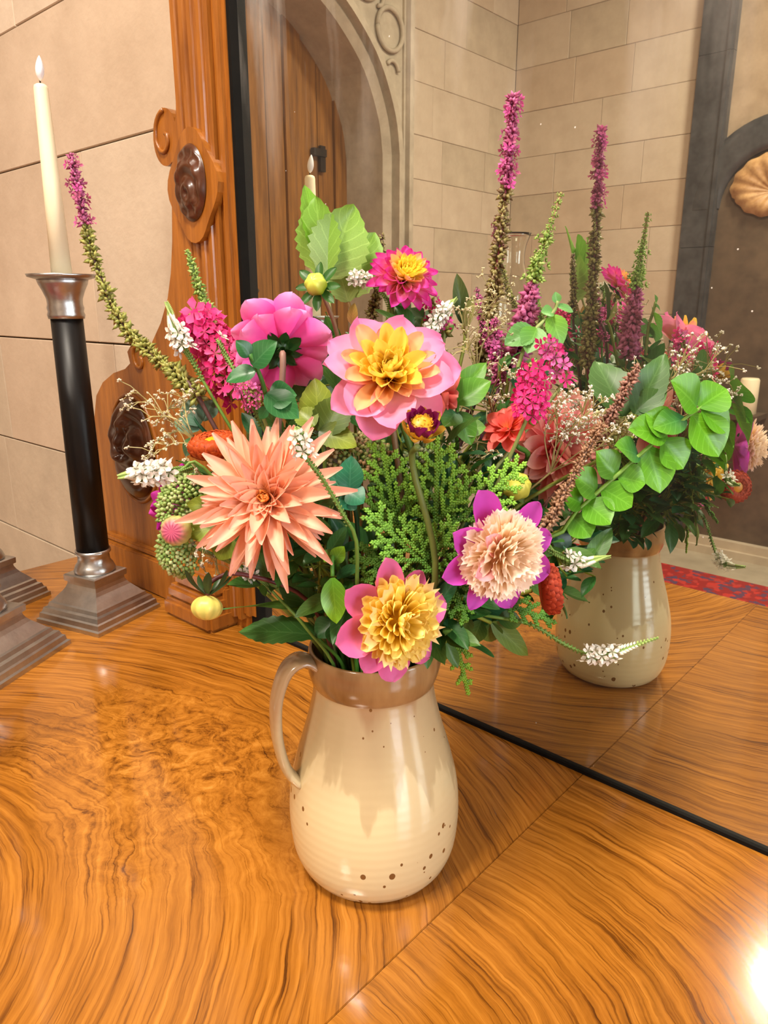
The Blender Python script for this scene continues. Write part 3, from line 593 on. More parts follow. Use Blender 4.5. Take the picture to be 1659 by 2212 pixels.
# ================================================================ PITCHER
PX, PYC = -.411, .447
pt = thing('pitcher', 'speckled cream stoneware pitcher with brown glazed neck holding the bouquet', 'pitcher', (PX, PYC, 0))
hd = (RIGHT*-1.0 + FH*-.42).normalized(); hd.z = 0     # handle side
HA = math.atan2(hd.y, hd.x)
pmw = Matrix.Translation((PX, PYC, 0)) @ Matrix.Rotation(HA, 4, 'Z')      # local +x = handle, -x = spout
def pot(prof, spout=0, n=72):
    vs = []
    for z, r in prof:
        for k in range(n):
            a = 2*PI*k/n; f = 1.0
            if spout and z > .200:
                da = abs((a-PI+PI) % (2*PI)-PI); da = abs(a-PI); f = 1+.24*((z-.2)/.027)*math.exp(-(da/.42)**2)
            vs.append((r*f*math.cos(a), r*f*math.sin(a), z))
    return vs, [(i*n+k, i*n+(k+1) % n, (i+1)*n+(k+1) % n, (i+1)*n+k) for i in range(len(prof)-1) for k in range(n)]
def sm(prof, n=40): return [(p.z, p.x) for p in spline([(r, 0, z) for z, r in prof], n)]
body = sm([(.006, .0685), (.014, .0735), (.03, .0785), (.06, .0808), (.09, .0785), (.12, .0715), (.15, .0628), (.175, .0568), (.190, .0548), (.194, .0555)], 40)
mb = MB(); mb.add(*pot(body)); obj('body', mb.mesh('body', True), M_GLAZE, pt, pmw)
mb = MB(); mb.lathe([(0, .060), (.003, .064), (.0065, .0686)], 60); obj('foot_ring', mb.mesh('foot_ring', True), M_FOOT, pt, pmw, label='bare clay foot')
neck = sm([(.193, .0552), (.198, .0575), (.207, .0595), (.216, .0592), (.224, .0585), (.227, .0570), (.225, .0548), (.21, .0535), (.18, .0515), (.15, .058), (.09, .073), (.03, .072), (.012, .06), (.011, .001)], 60)
mb = MB(); mb.add(*pot(neck, 1)); obj('neck', mb.mesh('neck', True), M_NECK, pt, pmw, label='brown glazed neck with pouring lip')
hpath = spline([(.052, 0, .213), (.066, 0, .224), (.081, 0, .217), (.0905, 0, .193), (.0925, 0, .165), (.090, 0, .14), (.084, 0, .118), (.074, 0, .103)], 28)
mb = MB(); vs = []; n = 12
for i, p in enumerate(hpath):
    t = (hpath[min(i+1, len(hpath)-1)]-hpath[max(i-1, 0)]).normalized(); nr = Vector((-t.z, 0, t.x))
    wd = .0140-.003*i/len(hpath); th = .0048
    for k in range(n):
        a = 2*PI*k/n; vs.append(p+Vector((0, 1, 0))*wd*math.cos(a)+nr*th*math.sin(a)*(1-.25*(math.sin(a) > 0)*math.cos(a)**2*0))
m_ = len(hpath); mb.add(vs, [(i*n+k, i*n+(k+1) % n, (i+1)*n+(k+1) % n, (i+1)*n+k) for i in range(m_-1) for k in range(n)]+[tuple(range(n))[::-1], tuple((m_-1)*n+k for k in range(n))])
obj('handle', mb.mesh('handle', True), M_GLAZE, pt, pmw)
# ================================================================ BOUQUET: builders
AX = Vector((PX, PYC, 0))
GRP = {}
def add_attr(me, cols, uv=None):
    a = me.color_attributes.new('Col', 'FLOAT_COLOR', 'POINT'); a.data.foreach_set('color', np.array([(*c[:3], 1) for c in cols], 'f').ravel())
    if uv:
        b = me.attributes.new('LeafUV', 'FLOAT_VECTOR', 'POINT'); b.data.foreach_set('vector', np.array(uv, 'f').ravel())
def stops_at(st, v):
    for (a, ca), (b, cb) in zip(st, st[1:]):
        if v <= b: return mixc(ca, cb, max(0, min(1, (v-a)/(b-a+1e-9))))
    return st[-1][1]
def C3(*st): return [(v, lin(c)) for v, c in st]
def grid_mesh(name, nu, nv, fn, cfn, uv=False, tipd=False):
    vs = []; cs = []; us = []
    for j in range(nv+1):
        for i in range(nu+1):
            u = -1+2*i/nu; v = (1-(1-j/nv)**1.7) if tipd else j/nv; vs.append(fn(u, v)); cs.append(cfn(u, v)); us.append((u, v, 0))
    fs = [(j*(nu+1)+i, j*(nu+1)+i+1, (j+1)*(nu+1)+i+1, (j+1)*(nu+1)+i) for j in range(nv) for i in range(nu)]
    me = bpy.data.meshes.new(name); me.from_pydata(vs, [], fs); me.update(); add_attr(me, cs, us if uv else None)
    me.polygons.foreach_set('use_smooth', [True]*len(me.polygons)); return me
def petal(L, W, shape, cup, bend, stops, seed=0, roll=0, nu=4, nv=7, edge=None):
    rr = random.Random(seed); tw = rr.uniform(-.25, .25); b2 = bend*rr.uniform(.6, 1.4); wob = rr.uniform(0, 6); wa = rr.uniform(.02, .07)
    def width(v):
        if shape in ('broad', 'round'):
            vm, b0, e = (.60, .30, .62) if shape == 'broad' else (.58, .34, .5)
            if v < vm: q = v/vm; return b0+(1-b0)*(q*q*(3-2*q))**.8
            return max(.03, (1-((v-vm)/(1-vm))**2.1)**e)
        if shape == 'needle':
            if v < .3: return .5+.5*v/.3
            return 1 if v < .6 else max(.16, 1-.86*((v-.6)/.4)**1.6)
        if shape == 'spoon': return .40+.60*v/.6 if v < .6 else max(.15, (1-((v-.6)/.4)**2.4)**.5)
        if shape == 'notch': return .30+.70*v**.8
        return 1
    def fn(u, v):
        w_ = W*.5*width(v); x = u*w_*(1-.25*roll*abs(u)); y = v*L
        if shape == 'notch' and v == 1: y -= L*.12*((round((u+1)*2)) % 2)
        if shape in ('broad', 'round') and v > .999: y += L*.015
        z = cup*W*(u*u)*(.3+.7*math.sin(PI*min(1, v*.9+.1)))+b2*L*(v*v)+wa*W*math.sin(4*v+wob)*u+tw*x*v
        return (x, y, z)
    def cf(u, v):
        c = stops_at(stops, v)
        if edge: c = mixc(c, edge, .55*abs(u)**2.5)
        k = 1-.10*abs(math.sin(u*9))*(.5 if shape != 'needle' else .3)
        return tuple(q*k for q in c)
    return grid_mesh('petal', nu, nv, fn, cf, False, shape in ('broad', 'round', 'spoon'))
def frame(p, n, upv=None, roll=0):
    n = Vector(n).normalized(); upv = Vector(upv) if upv is not None else UP
    x = upv.cross(n)
    if x.length < 1e-3: x = RIGHT.copy()
    x.normalize(); y = n.cross(x)
    m = Matrix((x, y, n)).transposed().to_4x4(); m.translation = p
    return m @ Matrix.Rotation(roll, 4, 'Z')
def ring_petals(root, H, n, tilt, L, W, shape, stops, r0=0, z0=0, cup=.2, bend=0, az0=None, jit=6, ljit=.1, keep=None, name='petal', mat=None, variants=3, roll=0, edge=None, seed=1, nv=7):
    rr = random.Random(seed*31+n)
    ms = [petal(L, W, shape, cup, bend, stops, seed*7+i, roll, nv=nv, edge=edge) for i in range(variants)]
    az0 = rr.uniform(0, 6) if az0 is None else az0
    for i in range(n):
        a = az0+2*PI*i/n+math.radians(rr.uniform(-jit, jit))
        if keep and not keep((a) % (2*PI)): continue
        t = math.radians(tilt+rr.uniform(-jit, jit)*.8); s = 1+rr.uniform(-ljit, ljit)
        m = H @ Matrix.Rotation(a, 4, 'Z') @ Matrix.Translation((0, r0, z0)) @ Matrix.Rotation(t, 4, 'X') @ Matrix.Rotation(rr.uniform(-.18, .18), 4, 'Y') @ Matrix.Diagonal((s, s, s, 1))
        obj(name, ms[rr.randrange(variants)], mat or M_PETAL, root, m)
def pompon(root, H, n, rad, stops, L, W, shape='notch', amin=0, amax=100, r_in=.35, seed=1, flat=.8, cup=.25):
    rr = random.Random(seed); ms = [petal(L, W, shape, cup, .10, stops, seed*5+i, nv=4, nu=4) for i in range(4)]
    g = PI*(3-math.sqrt(5)); ca, cb = math.cos(math.radians(amin)), math.cos(math.radians(amax))
    for i in range(n):
        cz = ca+(cb-ca)*(i+.5)/n; a = i*g; sn = math.sqrt(max(0, 1-cz*cz)); d = Vector((sn*math.cos(a), sn*math.sin(a), cz*flat))
        d = (d+Vector((rr.uniform(-.1, .1), rr.uniform(-.1, .1), rr.uniform(-.1, .1)))).normalized()
        up_ = Vector((0, 0, 1)) if cz < .95 else Vector((math.cos(a+1), math.sin(a+1), 0))
        y = d; x = y.cross(up_).normalized(); z = x.cross(y)
        m = Matrix((x, y, z)).transposed().to_4x4(); k = rad*(math.hypot(sn, cz*flat))-L*rr.uniform(.85, 1.1)
        m.translation = d*max(0, k); s = rr.uniform(.85, 1.12)
        obj('floret', ms[rr.randrange(4)], M_PETAL, root, H @ m @ Matrix.Diagonal((s, s, s, 1)))
def ball(name, r, fn_col, ridges=0, flat=1.0, na=28, nb=14, amp=.06, pole=0):
    vs = []; cs = []
    for j in range(nb+1):
        t = PI*j/nb
        for i in range(na):
            a = 2*PI*i/na; rr_ = r*(1+(amp*math.cos(a*ridges)*math.sin(t) if ridges else 0)); cz = math.cos(t)
            if pole: rr_ *= 1-pole*max(0, cz)**6
            vs.append((rr_*math.sin(t)*math.cos(a), rr_*math.sin(t)*math.sin(a), rr_*cz*flat)); cs.append(fn_col(cz, math.cos(a*ridges) if ridges else 0))
    fs = [(j*na+i, (j+1)*na+i, (j+1)*na+(i+1) % na, j*na+(i+1) % na) for j in range(nb) for i in range(na)]
    me = bpy.data.meshes.new(name); me.from_pydata(vs, [], fs); me.update(); add_attr(me, cs); me.polygons.foreach_set('use_smooth', [True]*len(fs)); return me
G_DARK, G_MID, G_LIGHT, G_BRIGHT, G_BLUE, G_OLIVE, G_BROWN = [lin(c) for c in ((34, 74, 26), (74, 128, 40), (158, 196, 92), (112, 178, 36), (34, 96, 62), (122, 134, 44), (96, 74, 44))]
def leaf_mesh(W, fold=.25, curl=-.1, serr=0, c0=None, c1=None, seed=0, shape=1.0, rib=None):
    rr = random.Random(seed); nv = 18 if serr else 9; nu = 6; tw = rr.uniform(-.12, .12); wv = rr.uniform(0, 6)
    c0 = c0 or G_MID; c1 = c1 or c0
    def fn(u, v):
        w_ = W*.5*(math.sin(PI*min(1, .03+.97*v**(.85*shape)))**.8)+.006
        if v >= 1: w_ = .003
        if serr and abs(u) > .99: w_ *= 1+serr*(1 if int(round(v*nv)) % 2 else -.4)
        return (u*w_, v, fold*w_*abs(u)*1.6+curl*v*v+.025*math.sin(7*v+wv)*u+tw*u*w_*v)
    def cf(u, v): return mixc(c0, c1, v)
    return grid_mesh('leaf', nu, nv, fn, cf, True)
def leaf(root, b, t, wpx, face=(0, .35, .9), c0=None, c1=None, serr=0, gloss=False, fold=.25, curl=-.1, name='leaf', wm=None, seed=None, label=None, shape=1.0):
    b = Vector(b); t = Vector(t); y = t-b; L = y.length; y.normalize(); z = cv(*face); z = (z-y*z.dot(y)); z.normalize(); x = y.cross(z)
    W = (wm if wm else wpx*pxm(b))/L; seed = seed if seed is not None else R.randrange(9999)
    m = Matrix((x*L, y*L, z*L)).transposed().to_4x4(); m.translation = b
    return obj(name, leaf_mesh(W, fold, curl, serr, c0, c1, seed, shape), M_GLOSSLEAF if gloss else M_LEAF, root, m, label)
def tube_part(root, pts, r0, r1, c0, c1=None, name='stem', n=6, cnt=18):
    P = spline(pts, cnt); k = len(P)-1; c1 = c1 or c0; mb = MB()
    mb.tube(P, [r0+(r1-r0)*i/k for i in range(k+1)], n, [mixc(c0, c1, i/k) for i in range(k+1)]); return obj(name, mb.mesh(name, True), M_STEM, root), P
SLOTS = [Vector((.046*math.sqrt((i+.5)/130)*math.cos(i*2.39996), .046*math.sqrt((i+.5)/130)*math.sin(i*2.39996), 0)) for i in range(130)]
def bloom(name, label, cat, pts, r0=.0022, r1=.0016, c0=None, c1=None, group=None):
    """a cut stem standing in the pitcher: root at the stem's foot, stem through the mouth to pts[-1]"""
    _bi[0] += 1; k = _bi[0]; first = Vector(pts[0]); d = Vector((first.x-AX.x, first.y-AX.y, 0)); ln = d.length
    d = d/ln if ln > 1e-4 else Vector((1, 0, 0)); want = d*min(.043, .012+ln*.35)
    q = min(range(len(SLOTS)), key=lambda n_: (SLOTS[n_]-want).length); sl = SLOTS.pop(q)
    mouth = AX+sl+Vector((0, 0, .212)); foot = AX+sl*.9+Vector((0, 0, .016))
    root = thing(name, label, cat, foot, group)
    mid = mouth.lerp(first, .5)+Vector((0, 0, .02*(1 if first.z > .25 else 0)))+Vector(MID.get(k, (0, 0, 0)))
    path = [foot, foot.lerp(mouth, .55), mouth]+([mid] if (first-mouth).length > .06 or k in MID else [])+[Vector(p) for p in pts]
    tube_part(root, path, r0, r1, c0 or G_MID, c1 or c0 or G_MID, cnt=30)
    return root
def sepals(root, H, n, L, W, tilt, col, z0=0, r0=0, seed=3, bend=-.2):
    ring_petals(root, H, n, tilt, L, W, 'broad', [(0, col), (1, col)], r0=r0, z0=z0, cup=.2, bend=bend, name='sepal', seed=seed, mat=M_BUD, nv=6)
def star_mesh(n, col, ccol, ruffle=0, notch=0, seed=0, cup=.25):
    mb = MB(); rr = random.Random(seed); mb.add([(0, 0, 0)], [], [ccol])
    for k in range(n):
        a = 2*PI*k/n; ca, sa = math.cos(a), math.sin(a); b0 = len(mb.v); q = rr.uniform(-ruffle, ruffle)
        P = [(.18, -.08, .05), (.18, .08, .05), (.62, -.30, cup*.5), (.62, .30, cup*.5+q), (1, -.14, cup+q), (1, .14, cup), (.9 if notch else 1.08, 0, cup+q*.5), (.6, 0, cup*.3-.05)]
        mb.v += [(x*ca-y*sa, x*sa+y*ca, z) for x, y, z in P]; mb.c += [mixc(ccol, col, t) for t in (.35, .35, 1, 1, 1, 1, 1, .9)]
        mb.f += [(0, b0, b0+1), (b0, b0+2, b0+7), (b0, b0+7, b0+1), (b0+1, b0+7, b0+3), (b0+2, b0+4, b0+6, b0+7), (b0+7, b0+6, b0+5, b0+3)]
    return mb.mesh('floret', True)
def scat(root, name, me, mat, p, n, s, roll=None):
    obj(name, me, mat, root, frame(p, n, None, R.uniform(0, 6) if roll is None else roll) @ Matrix.Diagonal((s, s, s, 1)))
def path_eval(P, t):
    f = t*(len(P)-1); i = min(int(f), len(P)-2); return P[i].lerp(P[i+1], f-i), (P[i+1]-P[i]).normalized()

WHITE_STAR = star_mesh(5, lin((244, 240, 230)), lin((120, 112, 70)), .05, cup=.2)
PINK_STAR = [star_mesh(5, lin(c), lin((170, 20, 90)), .3, 1, i, .15) for i, c in enumerate(((236, 60, 140), (226, 44, 124), (240, 96, 160)))]
MAUVE_STAR = [star_mesh(5, lin(c), lin((120, 20, 80)), .3, 1, i, .3) for i, c in enumerate(((216, 84, 160), (226, 110, 176), (196, 100, 136)))]
def calyx_mesh(cols, seed=0, k=5, spread=1.15):
    mb = MB(); rr = random.Random(seed)
    for i in range(k):
        a = 2*PI*i/k+rr.uniform(-.3, .3); d = Vector((math.cos(a)*spread, math.sin(a)*spread, 1)).normalized()
        mb.bead((0, 0, 0), d, rr.uniform(.75, 1.15), .21, lin(cols[i % len(cols)]))
    return mb.mesh('calyx', True)
CAL_GREEN = [calyx_mesh(((146, 150, 72), (168, 164, 88), (120, 118, 56)), i) for i in range(3)]
CAL_BROWN = [calyx_mesh(((142, 132, 78), (164, 152, 98), (116, 90, 62)), i, 6, 1.5) for i in range(3)]
CAL_LIGHT = [calyx_mesh(((160, 190, 96), (190, 210, 126), (136, 168, 78)), i) for i in range(3)]
CAL_MAUVE = [calyx_mesh(((206, 110, 156), (222, 130, 176), (170, 86, 120)), i, 6, 1.2) for i in range(3)]
def spike(label, pts, width_px, n, top=.12, low=CAL_GREEN, up_=CAL_MAUVE, star=MAUVE_STAR, stemc=lin((84, 54, 50)), group=None, start=.0, taper=.35, cat='flower', name='flower_spike', toplow=None, per=3):
    root = bloom(name, label, cat, pts, .0024, .0012, stemc, stemc, group); P = spline(pts, 50)
    s0 = width_px*pxm(P[len(P)//2])*.55; n = int(n*.62); jz = random.Random(n)
    for i in range(n):
        t = start+(1-start)*(i+.5)/n; p, d = path_eval(P, t); rel = (t-start)/(1-start)
        isx = rel > 1-top; sc = s0*(1-taper*rel) if not (toplow and rel > .93) else s0*.45
        a0 = i*2.4; sc *= jz.uniform(.72, 1.2)
        o = d.orthogonal().normalized(); q = d.cross(o)
        for k in range(per):
            a = a0+2*PI*k/per; out = o*math.cos(a)+q*math.sin(a); nn = (out*1.0+d*.35).normalized()
            if isx and not (toplow and rel > .93):
                scat(root, 'floret', R.choice(up_), M_PETAL, p, nn, sc*.9)
                if R.random() < .55: scat(root, 'floret', R.choice(star), M_PETAL, p+out*sc*.75, nn, sc*.55)
            else: scat(root, 'calyx', R.choice(toplow if toplow and isx else low), M_BUD, p, nn, sc)
    return root
def lysimachia(label, pts, fl, n, wpx, r=.0012, group='white loosestrife sprays', budtip=True, bloomname='white_flower_spray'):
    root = bloom(bloomname, label, 'flower', pts, .0018, .0010, G_MID, lin((120, 150, 70)), group); P = spline(pts, 50); s = pxm(P[-1])
    a_, b_ = fl
    for i in range(n):
        t = a_+(b_-a_)*(i+.5)/n; p, d = path_eval(P, t); o = d.orthogonal().normalized(); q = d.cross(o); a = i*2.399
        out = o*math.cos(a)+q*math.sin(a); nn = (out+d*.25+cv(0, .2, 1)*.35).normalized(); R_ = wpx*s*.5
        scat(root, 'floret', WHITE_STAR, M_PETAL, p+nn*R_*.75, nn, R_*.78)
    mb = MB()
    for i in range(70):
        t = i/69
        if a_ <= t <= b_ and i % 3: continue
        if t < a_ and (i % 2 or t < .12): continue
        p, d = path_eval(P, t*.999); o = d.orthogonal().normalized(); q = d.cross(o)
        tip = max(0, (t-b_)/(1-b_+1e-6)) if t > b_ else 0
        ln = wpx*s*.42*(1-.65*tip) if t >= a_ else wpx*s*.24
        for k in range(3):
            a = i*2.0+k*2.1; out = o*math.cos(a)+q*math.sin(a)
            col = lin((232, 232, 208)) if t > b_ and tip < .5 else (lin((168, 190, 110)) if t > b_ else lin((110, 140, 66)))
            mb.bead(p, out+d*.8, ln, ln*.30, col)
    obj('buds', mb.mesh('buds', True), M_BUD, root, None, None, 'stuff')
    return root
def gyps(label, base, tips, fl=9, seed=1, col=(240, 234, 214), fpx=9, via=None, stemcol=(150, 138, 86), spread=46):
    rr = random.Random(seed); pts = ([via] if via else [])+[base]
    root = bloom('babys_breath', label, 'flower', pts, .0014, .0009, lin(stemcol), lin(stemcol), 'baby\'s breath sprays'); mb = MB(); fb = MB(); sc = lin(stemcol); wc = lin(col)
    for tp in tips:
        tp = Vector(tp); s = pxm(tp); best = None
        for q in range(60):
            w_ = .012+.0012*q; e_ = tp+Vector((rr.uniform(-1, 1), rr.uniform(-1, 1), rr.uniform(-1, 1)))*(.0004*q)
            if e_.y > .695: e_.y = .695
            P = spline([base, base.lerp(e_, .5)+Vector((rr.uniform(-1, 1), rr.uniform(-1, 1), rr.uniform(-.3, 1)))*w_, e_], 8)
            h_ = sum(hits(GB, a_, b_, .0005) for a_, b_ in zip(P, P[1:]))+(9 if max(v.y for v in P) > .697 else 0)
            if best is None or h_ < best[0]: best = (h_, P)
            if h_ == 0: break
        P = best[1]; mb.tube(P, .0006, 3, [sc]*len(P))
        for k in range(fl):
            for q in range(40):
                p0, d = path_eval(P, rr.uniform(.45, 1)); e = p0+(d*.6+Vector((rr.uniform(-1, 1), rr.uniform(-1, 1), rr.uniform(-.6, 1)))).normalized()*s*rr.uniform(14, spread*1.35)*(1-.015*q)
                if e.y < .697 and not hits(GB, p0, e, .0004) and GB.find_nearest(e, .0035)[0] is None: break
            mb.tube([p0, p0.lerp(e, .5)+Vector((0, 0, .002)), e], .0004, 3, [sc]*3)
            for j in range(rr.choice((1, 2, 2, 3))):
                f = e+Vector((rr.uniform(-1, 1), rr.uniform(-1, 1), rr.uniform(-1, 1)))*s*(13 if j else 0)
                if j and (f.y > .698 or hits(GB, e, f, .0002) or GB.find_nearest(f, .003)[0] is not None): continue
                if j: mb.tube([e, f], .0003, 3, [sc]*2)
                r_ = s*fpx*.5*rr.uniform(.65, 1.15)
                for q in range(5):
                    fb.bead(f, Vector((rr.uniform(-1, 1), rr.uniform(-1, 1), rr.uniform(-.5, 1))), r_*1.25, r_*.5, mixc(wc, (1, 1, 1), rr.uniform(0, .2)))
    obj('twigs', mb.mesh('twigs'), M_STEM, root, None, None, 'stuff'); obj('florets', fb.mesh('florets', True), M_PETAL, root, None, None, 'stuff')
    return root
def thuja(label, b, t, wpx, face=(0, .3, 1), c0=(46, 92, 28), c1=(130, 188, 62), n=13, seed=1, droop=.0, via=None):
    rr = random.Random(seed); b = Vector(b); t = Vector(t); root = bloom('conifer_sprig', label, 'foliage', ([via] if via else [])+[b], .0022, .0016, lin((92, 70, 40)), lin((80, 96, 40)), 'conifer sprigs in the bouquet')
    y = t-b; L = y.length; y.normalize(); z = cv(*face); z = (z-y*z.dot(y)).normalized(); x = y.cross(z); s = pxm(b); mb = MB(); A, B = lin(c0), lin(c1)
    def chain(p, d, ln, r, k0, k1):
        m = max(2, int(ln/(r*1.5)))
        for i in range(m):
            q = p+d*ln*i/m; k = k0+(k1-k0)*i/m; c = mixc(A, B, min(1, max(0, k+rr.uniform(-.12, .12))))
            w_ = x*d.dot(y)-y*d.dot(x)
            mb.bead(q, d, r*2.6, r*(1-.25*i/m), c)
            mb.bead(q, d+w_*.75, r*1.9, r*.7, c); mb.bead(q, d-w_*.75, r*1.9, r*.7, c)
    r = 4.9*s; n = int(n*.75)
    chain(b, y, L, r, .0, .9)
    for i in range(n):
        f = .12+.82*i/n; sd = 1 if i % 2 else -1; p = b+y*L*f; ln = wpx*s*.62*(1-f*.72)*(.55+.45*min(1, f*4))*rr.uniform(.85, 1.1)
        ang = math.radians(rr.uniform(36, 50)); d = (y*math.cos(ang)+x*sd*math.sin(ang)+z*rr.uniform(-.15, .2)).normalized()
        chain(p, d, ln, r*.95, f*.5, min(1, f*.5+.6))
        for j in range(max(1, int(ln/(19*s)))):
            g = .25+.7*j/max(1, int(ln/(19*s))); s2 = 1 if j % 2 else -1; d2 = (d*.72+(x*d.dot(y)-y*d.dot(x))*s2*.7).normalized()
            chain(p+d*ln*g, d2, ln*.42*(1-.5*g), r*.9, f*.5+.3, min(1, f*.5+.7))
    obj('foliage', mb.mesh('foliage', True), M_BUD, root, None, None, 'stuff'); return root
def sedum(label, c, rpx, cols, nrm=(0, .4, 1), n=170, seed=1, bpx=13, flat=.55):
    rr = random.Random(seed); s = pxm(c); Rr = rpx*s; H = frame(c, cv(*nrm)); back = H @ Vector((0, 0, -Rr*.8))
    root = bloom('sedum_head', label, 'flower', [back], .0024, .0020, lin((110, 140, 70)), lin((130, 160, 86)), 'sedum heads'); mb = MB(); tw = MB()
    for i in range(n):
        t = math.sqrt((i+.5)/n); a = i*2.39996; p = Vector((Rr*t*math.cos(a), Rr*t*math.sin(a), Rr*flat*(1-t*t)+rr.uniform(-.08, .08)*Rr)); w_ = H @ p
        d = (w_-back).normalized(); mb.bead(w_-d*bpx*s*.5, d, bpx*s*1.2, bpx*s*.48, lin(cols[rr.randrange(len(cols))]))
        if i % 5 == 0: tw.tube([back, back.lerp(w_, .6)+d*.001, w_], .0007, 3, [lin((120, 150, 76))]*3)
    obj('bud_cluster', mb.mesh('bud_cluster', True), M_BUD, root, None, None, 'stuff'); obj('stalks', tw.mesh('stalks'), M_STEM, root, None, None, 'stuff'); return root
def snaps(label, pts, wpx, n, stars, fl=(0, 1), group='pink floret spikes', size=.6, cal=CAL_GREEN, name='pink_flower_spike'):
    root = bloom(name, label, 'flower', pts, .0020, .0014, lin((110, 120, 60)), lin((120, 130, 66)), group); P = spline(pts, 40); s = pxm(P[len(P)//2])
    for i in range(n):
        t = fl[0]+(fl[1]-fl[0])*(i+.5)/n; p, d = path_eval(P, t); o = d.orthogonal().normalized(); q = d.cross(o); a = i*2.399
        out = o*math.cos(a)+q*math.sin(a); nn = (out+d*.2+cv(0, .2, 1)*.25+Vector((R.uniform(-.3, .3), R.uniform(-.3, .3), R.uniform(-.3, .3)))).normalized(); rad = wpx*s*.5*(1-.35*(t-fl[0])/(fl[1]-fl[0]))*R.uniform(.6, 1)
        scat(root, 'floret', R.choice(stars), M_PETAL, p+out*rad*.75, nn, wpx*s*.5*size*R.uniform(.35, .6))
        if i % 3 == 0: scat(root, 'calyx', R.choice(cal), M_BUD, p, out, rad*.7)
    return root
def strawflower(label, c, n, rpx, cols, open_=.5, ycol=(236, 176, 30)):
    s = pxm(c); H = frame(c, n); r = rpx*s; root = bloom('strawflower', label, 'flower', [H @ Vector((0, 0, -r*.7))], .0020, .0018, G_MID, G_OLIVE, 'strawflowers')
    rt, Rm = r*.40, r*.60; tor = MB()
    tor.lathe([(rt*math.sin(a)*.95, Rm+rt*.94*math.cos(a)) for a in [-1.9+3.9*i/14 for i in range(15)]], 30, cap0=True, cap1=False)
    tor.c = [lin(cols[1])]*len(tor.v); obj('bowl', tor.mesh('bowl', True), M_PETAL, root, H)
    for k, th in enumerate((-75, -45, -15, 15, 45, 75, 105)):
        q = math.radians(th); tl = math.degrees(math.atan2(math.cos(q), -math.sin(q)))
        ring_petals(root, H, 20 if th < 60 else 16, tl+8, r*.36, r*.34, 'broad', [(0, lin(cols[0])), (.5, lin(cols[1])), (1, lin(cols[2]))], r0=Rm+rt*math.cos(q), z0=rt*.95*math.sin(q), cup=.25, bend=.25, name='bract', seed=k+5, jit=4)
    ob = ball('disc', r*.42, lambda cz, q: lin(ycol), 0, .35); obj('disc', ob, M_BUD, root, H @ Matrix.Translation((0, 0, r*.16)), 'yellow centre')
    return root

# ================================================================ BOUQUET: dahlias
DG = 'dahlias in the bouquet'
def dahlia(label, p, n, stemcol=G_MID, back=.02, group=DG, name='dahlia', via=None):
    H = frame(p, n); b = H @ Vector((0, 0, -back)); b2 = H @ Vector((0, 0, -back*2.2))
    return bloom(name, label, 'flower', ([via] if via else [])+[b2, b], .0028, .0024, lin((92, 96, 50)), stemcol, group), H
PINKST = C3((0, (252, 200, 90)), (.3, (252, 196, 160)), (.62, (250, 168, 200)), (1, (246, 140, 196)))
# open pink and yellow dahlia
p = at(842, 816, .055); s = pxm(p); r_, H = dahlia('large open pink dahlia with tousled yellow centre above the peach one', p, cv(-.02, .42, 1), lin((150, 120, 90)))
ring_petals(r_, H, 7, -4, 142*s, 98*s, 'broad', PINKST, r0=8*s, cup=.16, bend=.06, seed=11, jit=7, az0=.2, ljit=.07)
ring_petals(r_, H, 7, 13, 132*s, 92*s, 'broad', PINKST, r0=8*s, cup=.2, bend=.08, seed=12, jit=8, az0=.65, ljit=.08)
YEL = C3((0, (250, 170, 50)), (.5, (255, 222, 90)), (1, (255, 230, 110)))
PEA = C3((0, (240, 140, 60)), (.5, (250, 190, 110)), (1, (250, 190, 150)))
ring_petals(r_, H, 13, 24, 106*s, 40*s, 'spoon', PEA, r0=6*s, cup=.4, bend=.05, seed=13, jit=10, ljit=.2)
ring_petals(r_, H, 16, 42, 96*s, 34*s, 'spoon', YEL, r0=6*s, cup=.5, bend=.05, seed=14, jit=10, ljit=.2)
ring_petals(r_, H, 16, 58, 84*s, 30*s, 'spoon', YEL, r0=6*s, cup=.5, bend=.1, seed=15, jit=10, ljit=.2)
ring_petals(r_, H, 14, 74, 70*s, 26*s, 'spoon', YEL, r0=8*s, cup=.5, bend=.2, seed=16, jit=10, ljit=.2)
sepals(r_, H @ Matrix.Rotation(PI, 4, 'X'), 8, 50*s, 26*s, 25, G_DARK, z0=2*s)
# peach cactus dahlia
p = at(578, 1078, .085); s = pxm(p); r_, H = dahlia('big peach cactus dahlia with long pointed quills', p, cv(-.10, .16, 1))
PC = C3((0, (250, 182, 120)), (.45, (252, 198, 162)), (1, (250, 190, 168)))
for k, (n, tl, L, W) in enumerate(((21, -16, 170, 27), (23, -4, 172, 28), (23, 9, 160, 30), (22, 22, 142, 32), (19, 37, 114, 34), (14, 54, 80, 32))):
    ring_petals(r_, H, n, tl, L*s, W*s, 'needle', PC, r0=5*s, cup=.42, bend=-.05+.05*k*.4, seed=20+k, jit=12, ljit=.18, roll=.3, variants=6)
ring_petals(r_, H, 9, 74, 44*s, 18*s, 'needle', C3((0, (240, 160, 50)), (1, (250, 190, 110))), r0=4*s, cup=.5, bend=.2, seed=27, jit=14)
sepals(r_, H @ Matrix.Rotation(PI, 4, 'X'), 8, 60*s, 30*s, 25, G_DARK, z0=2*s)
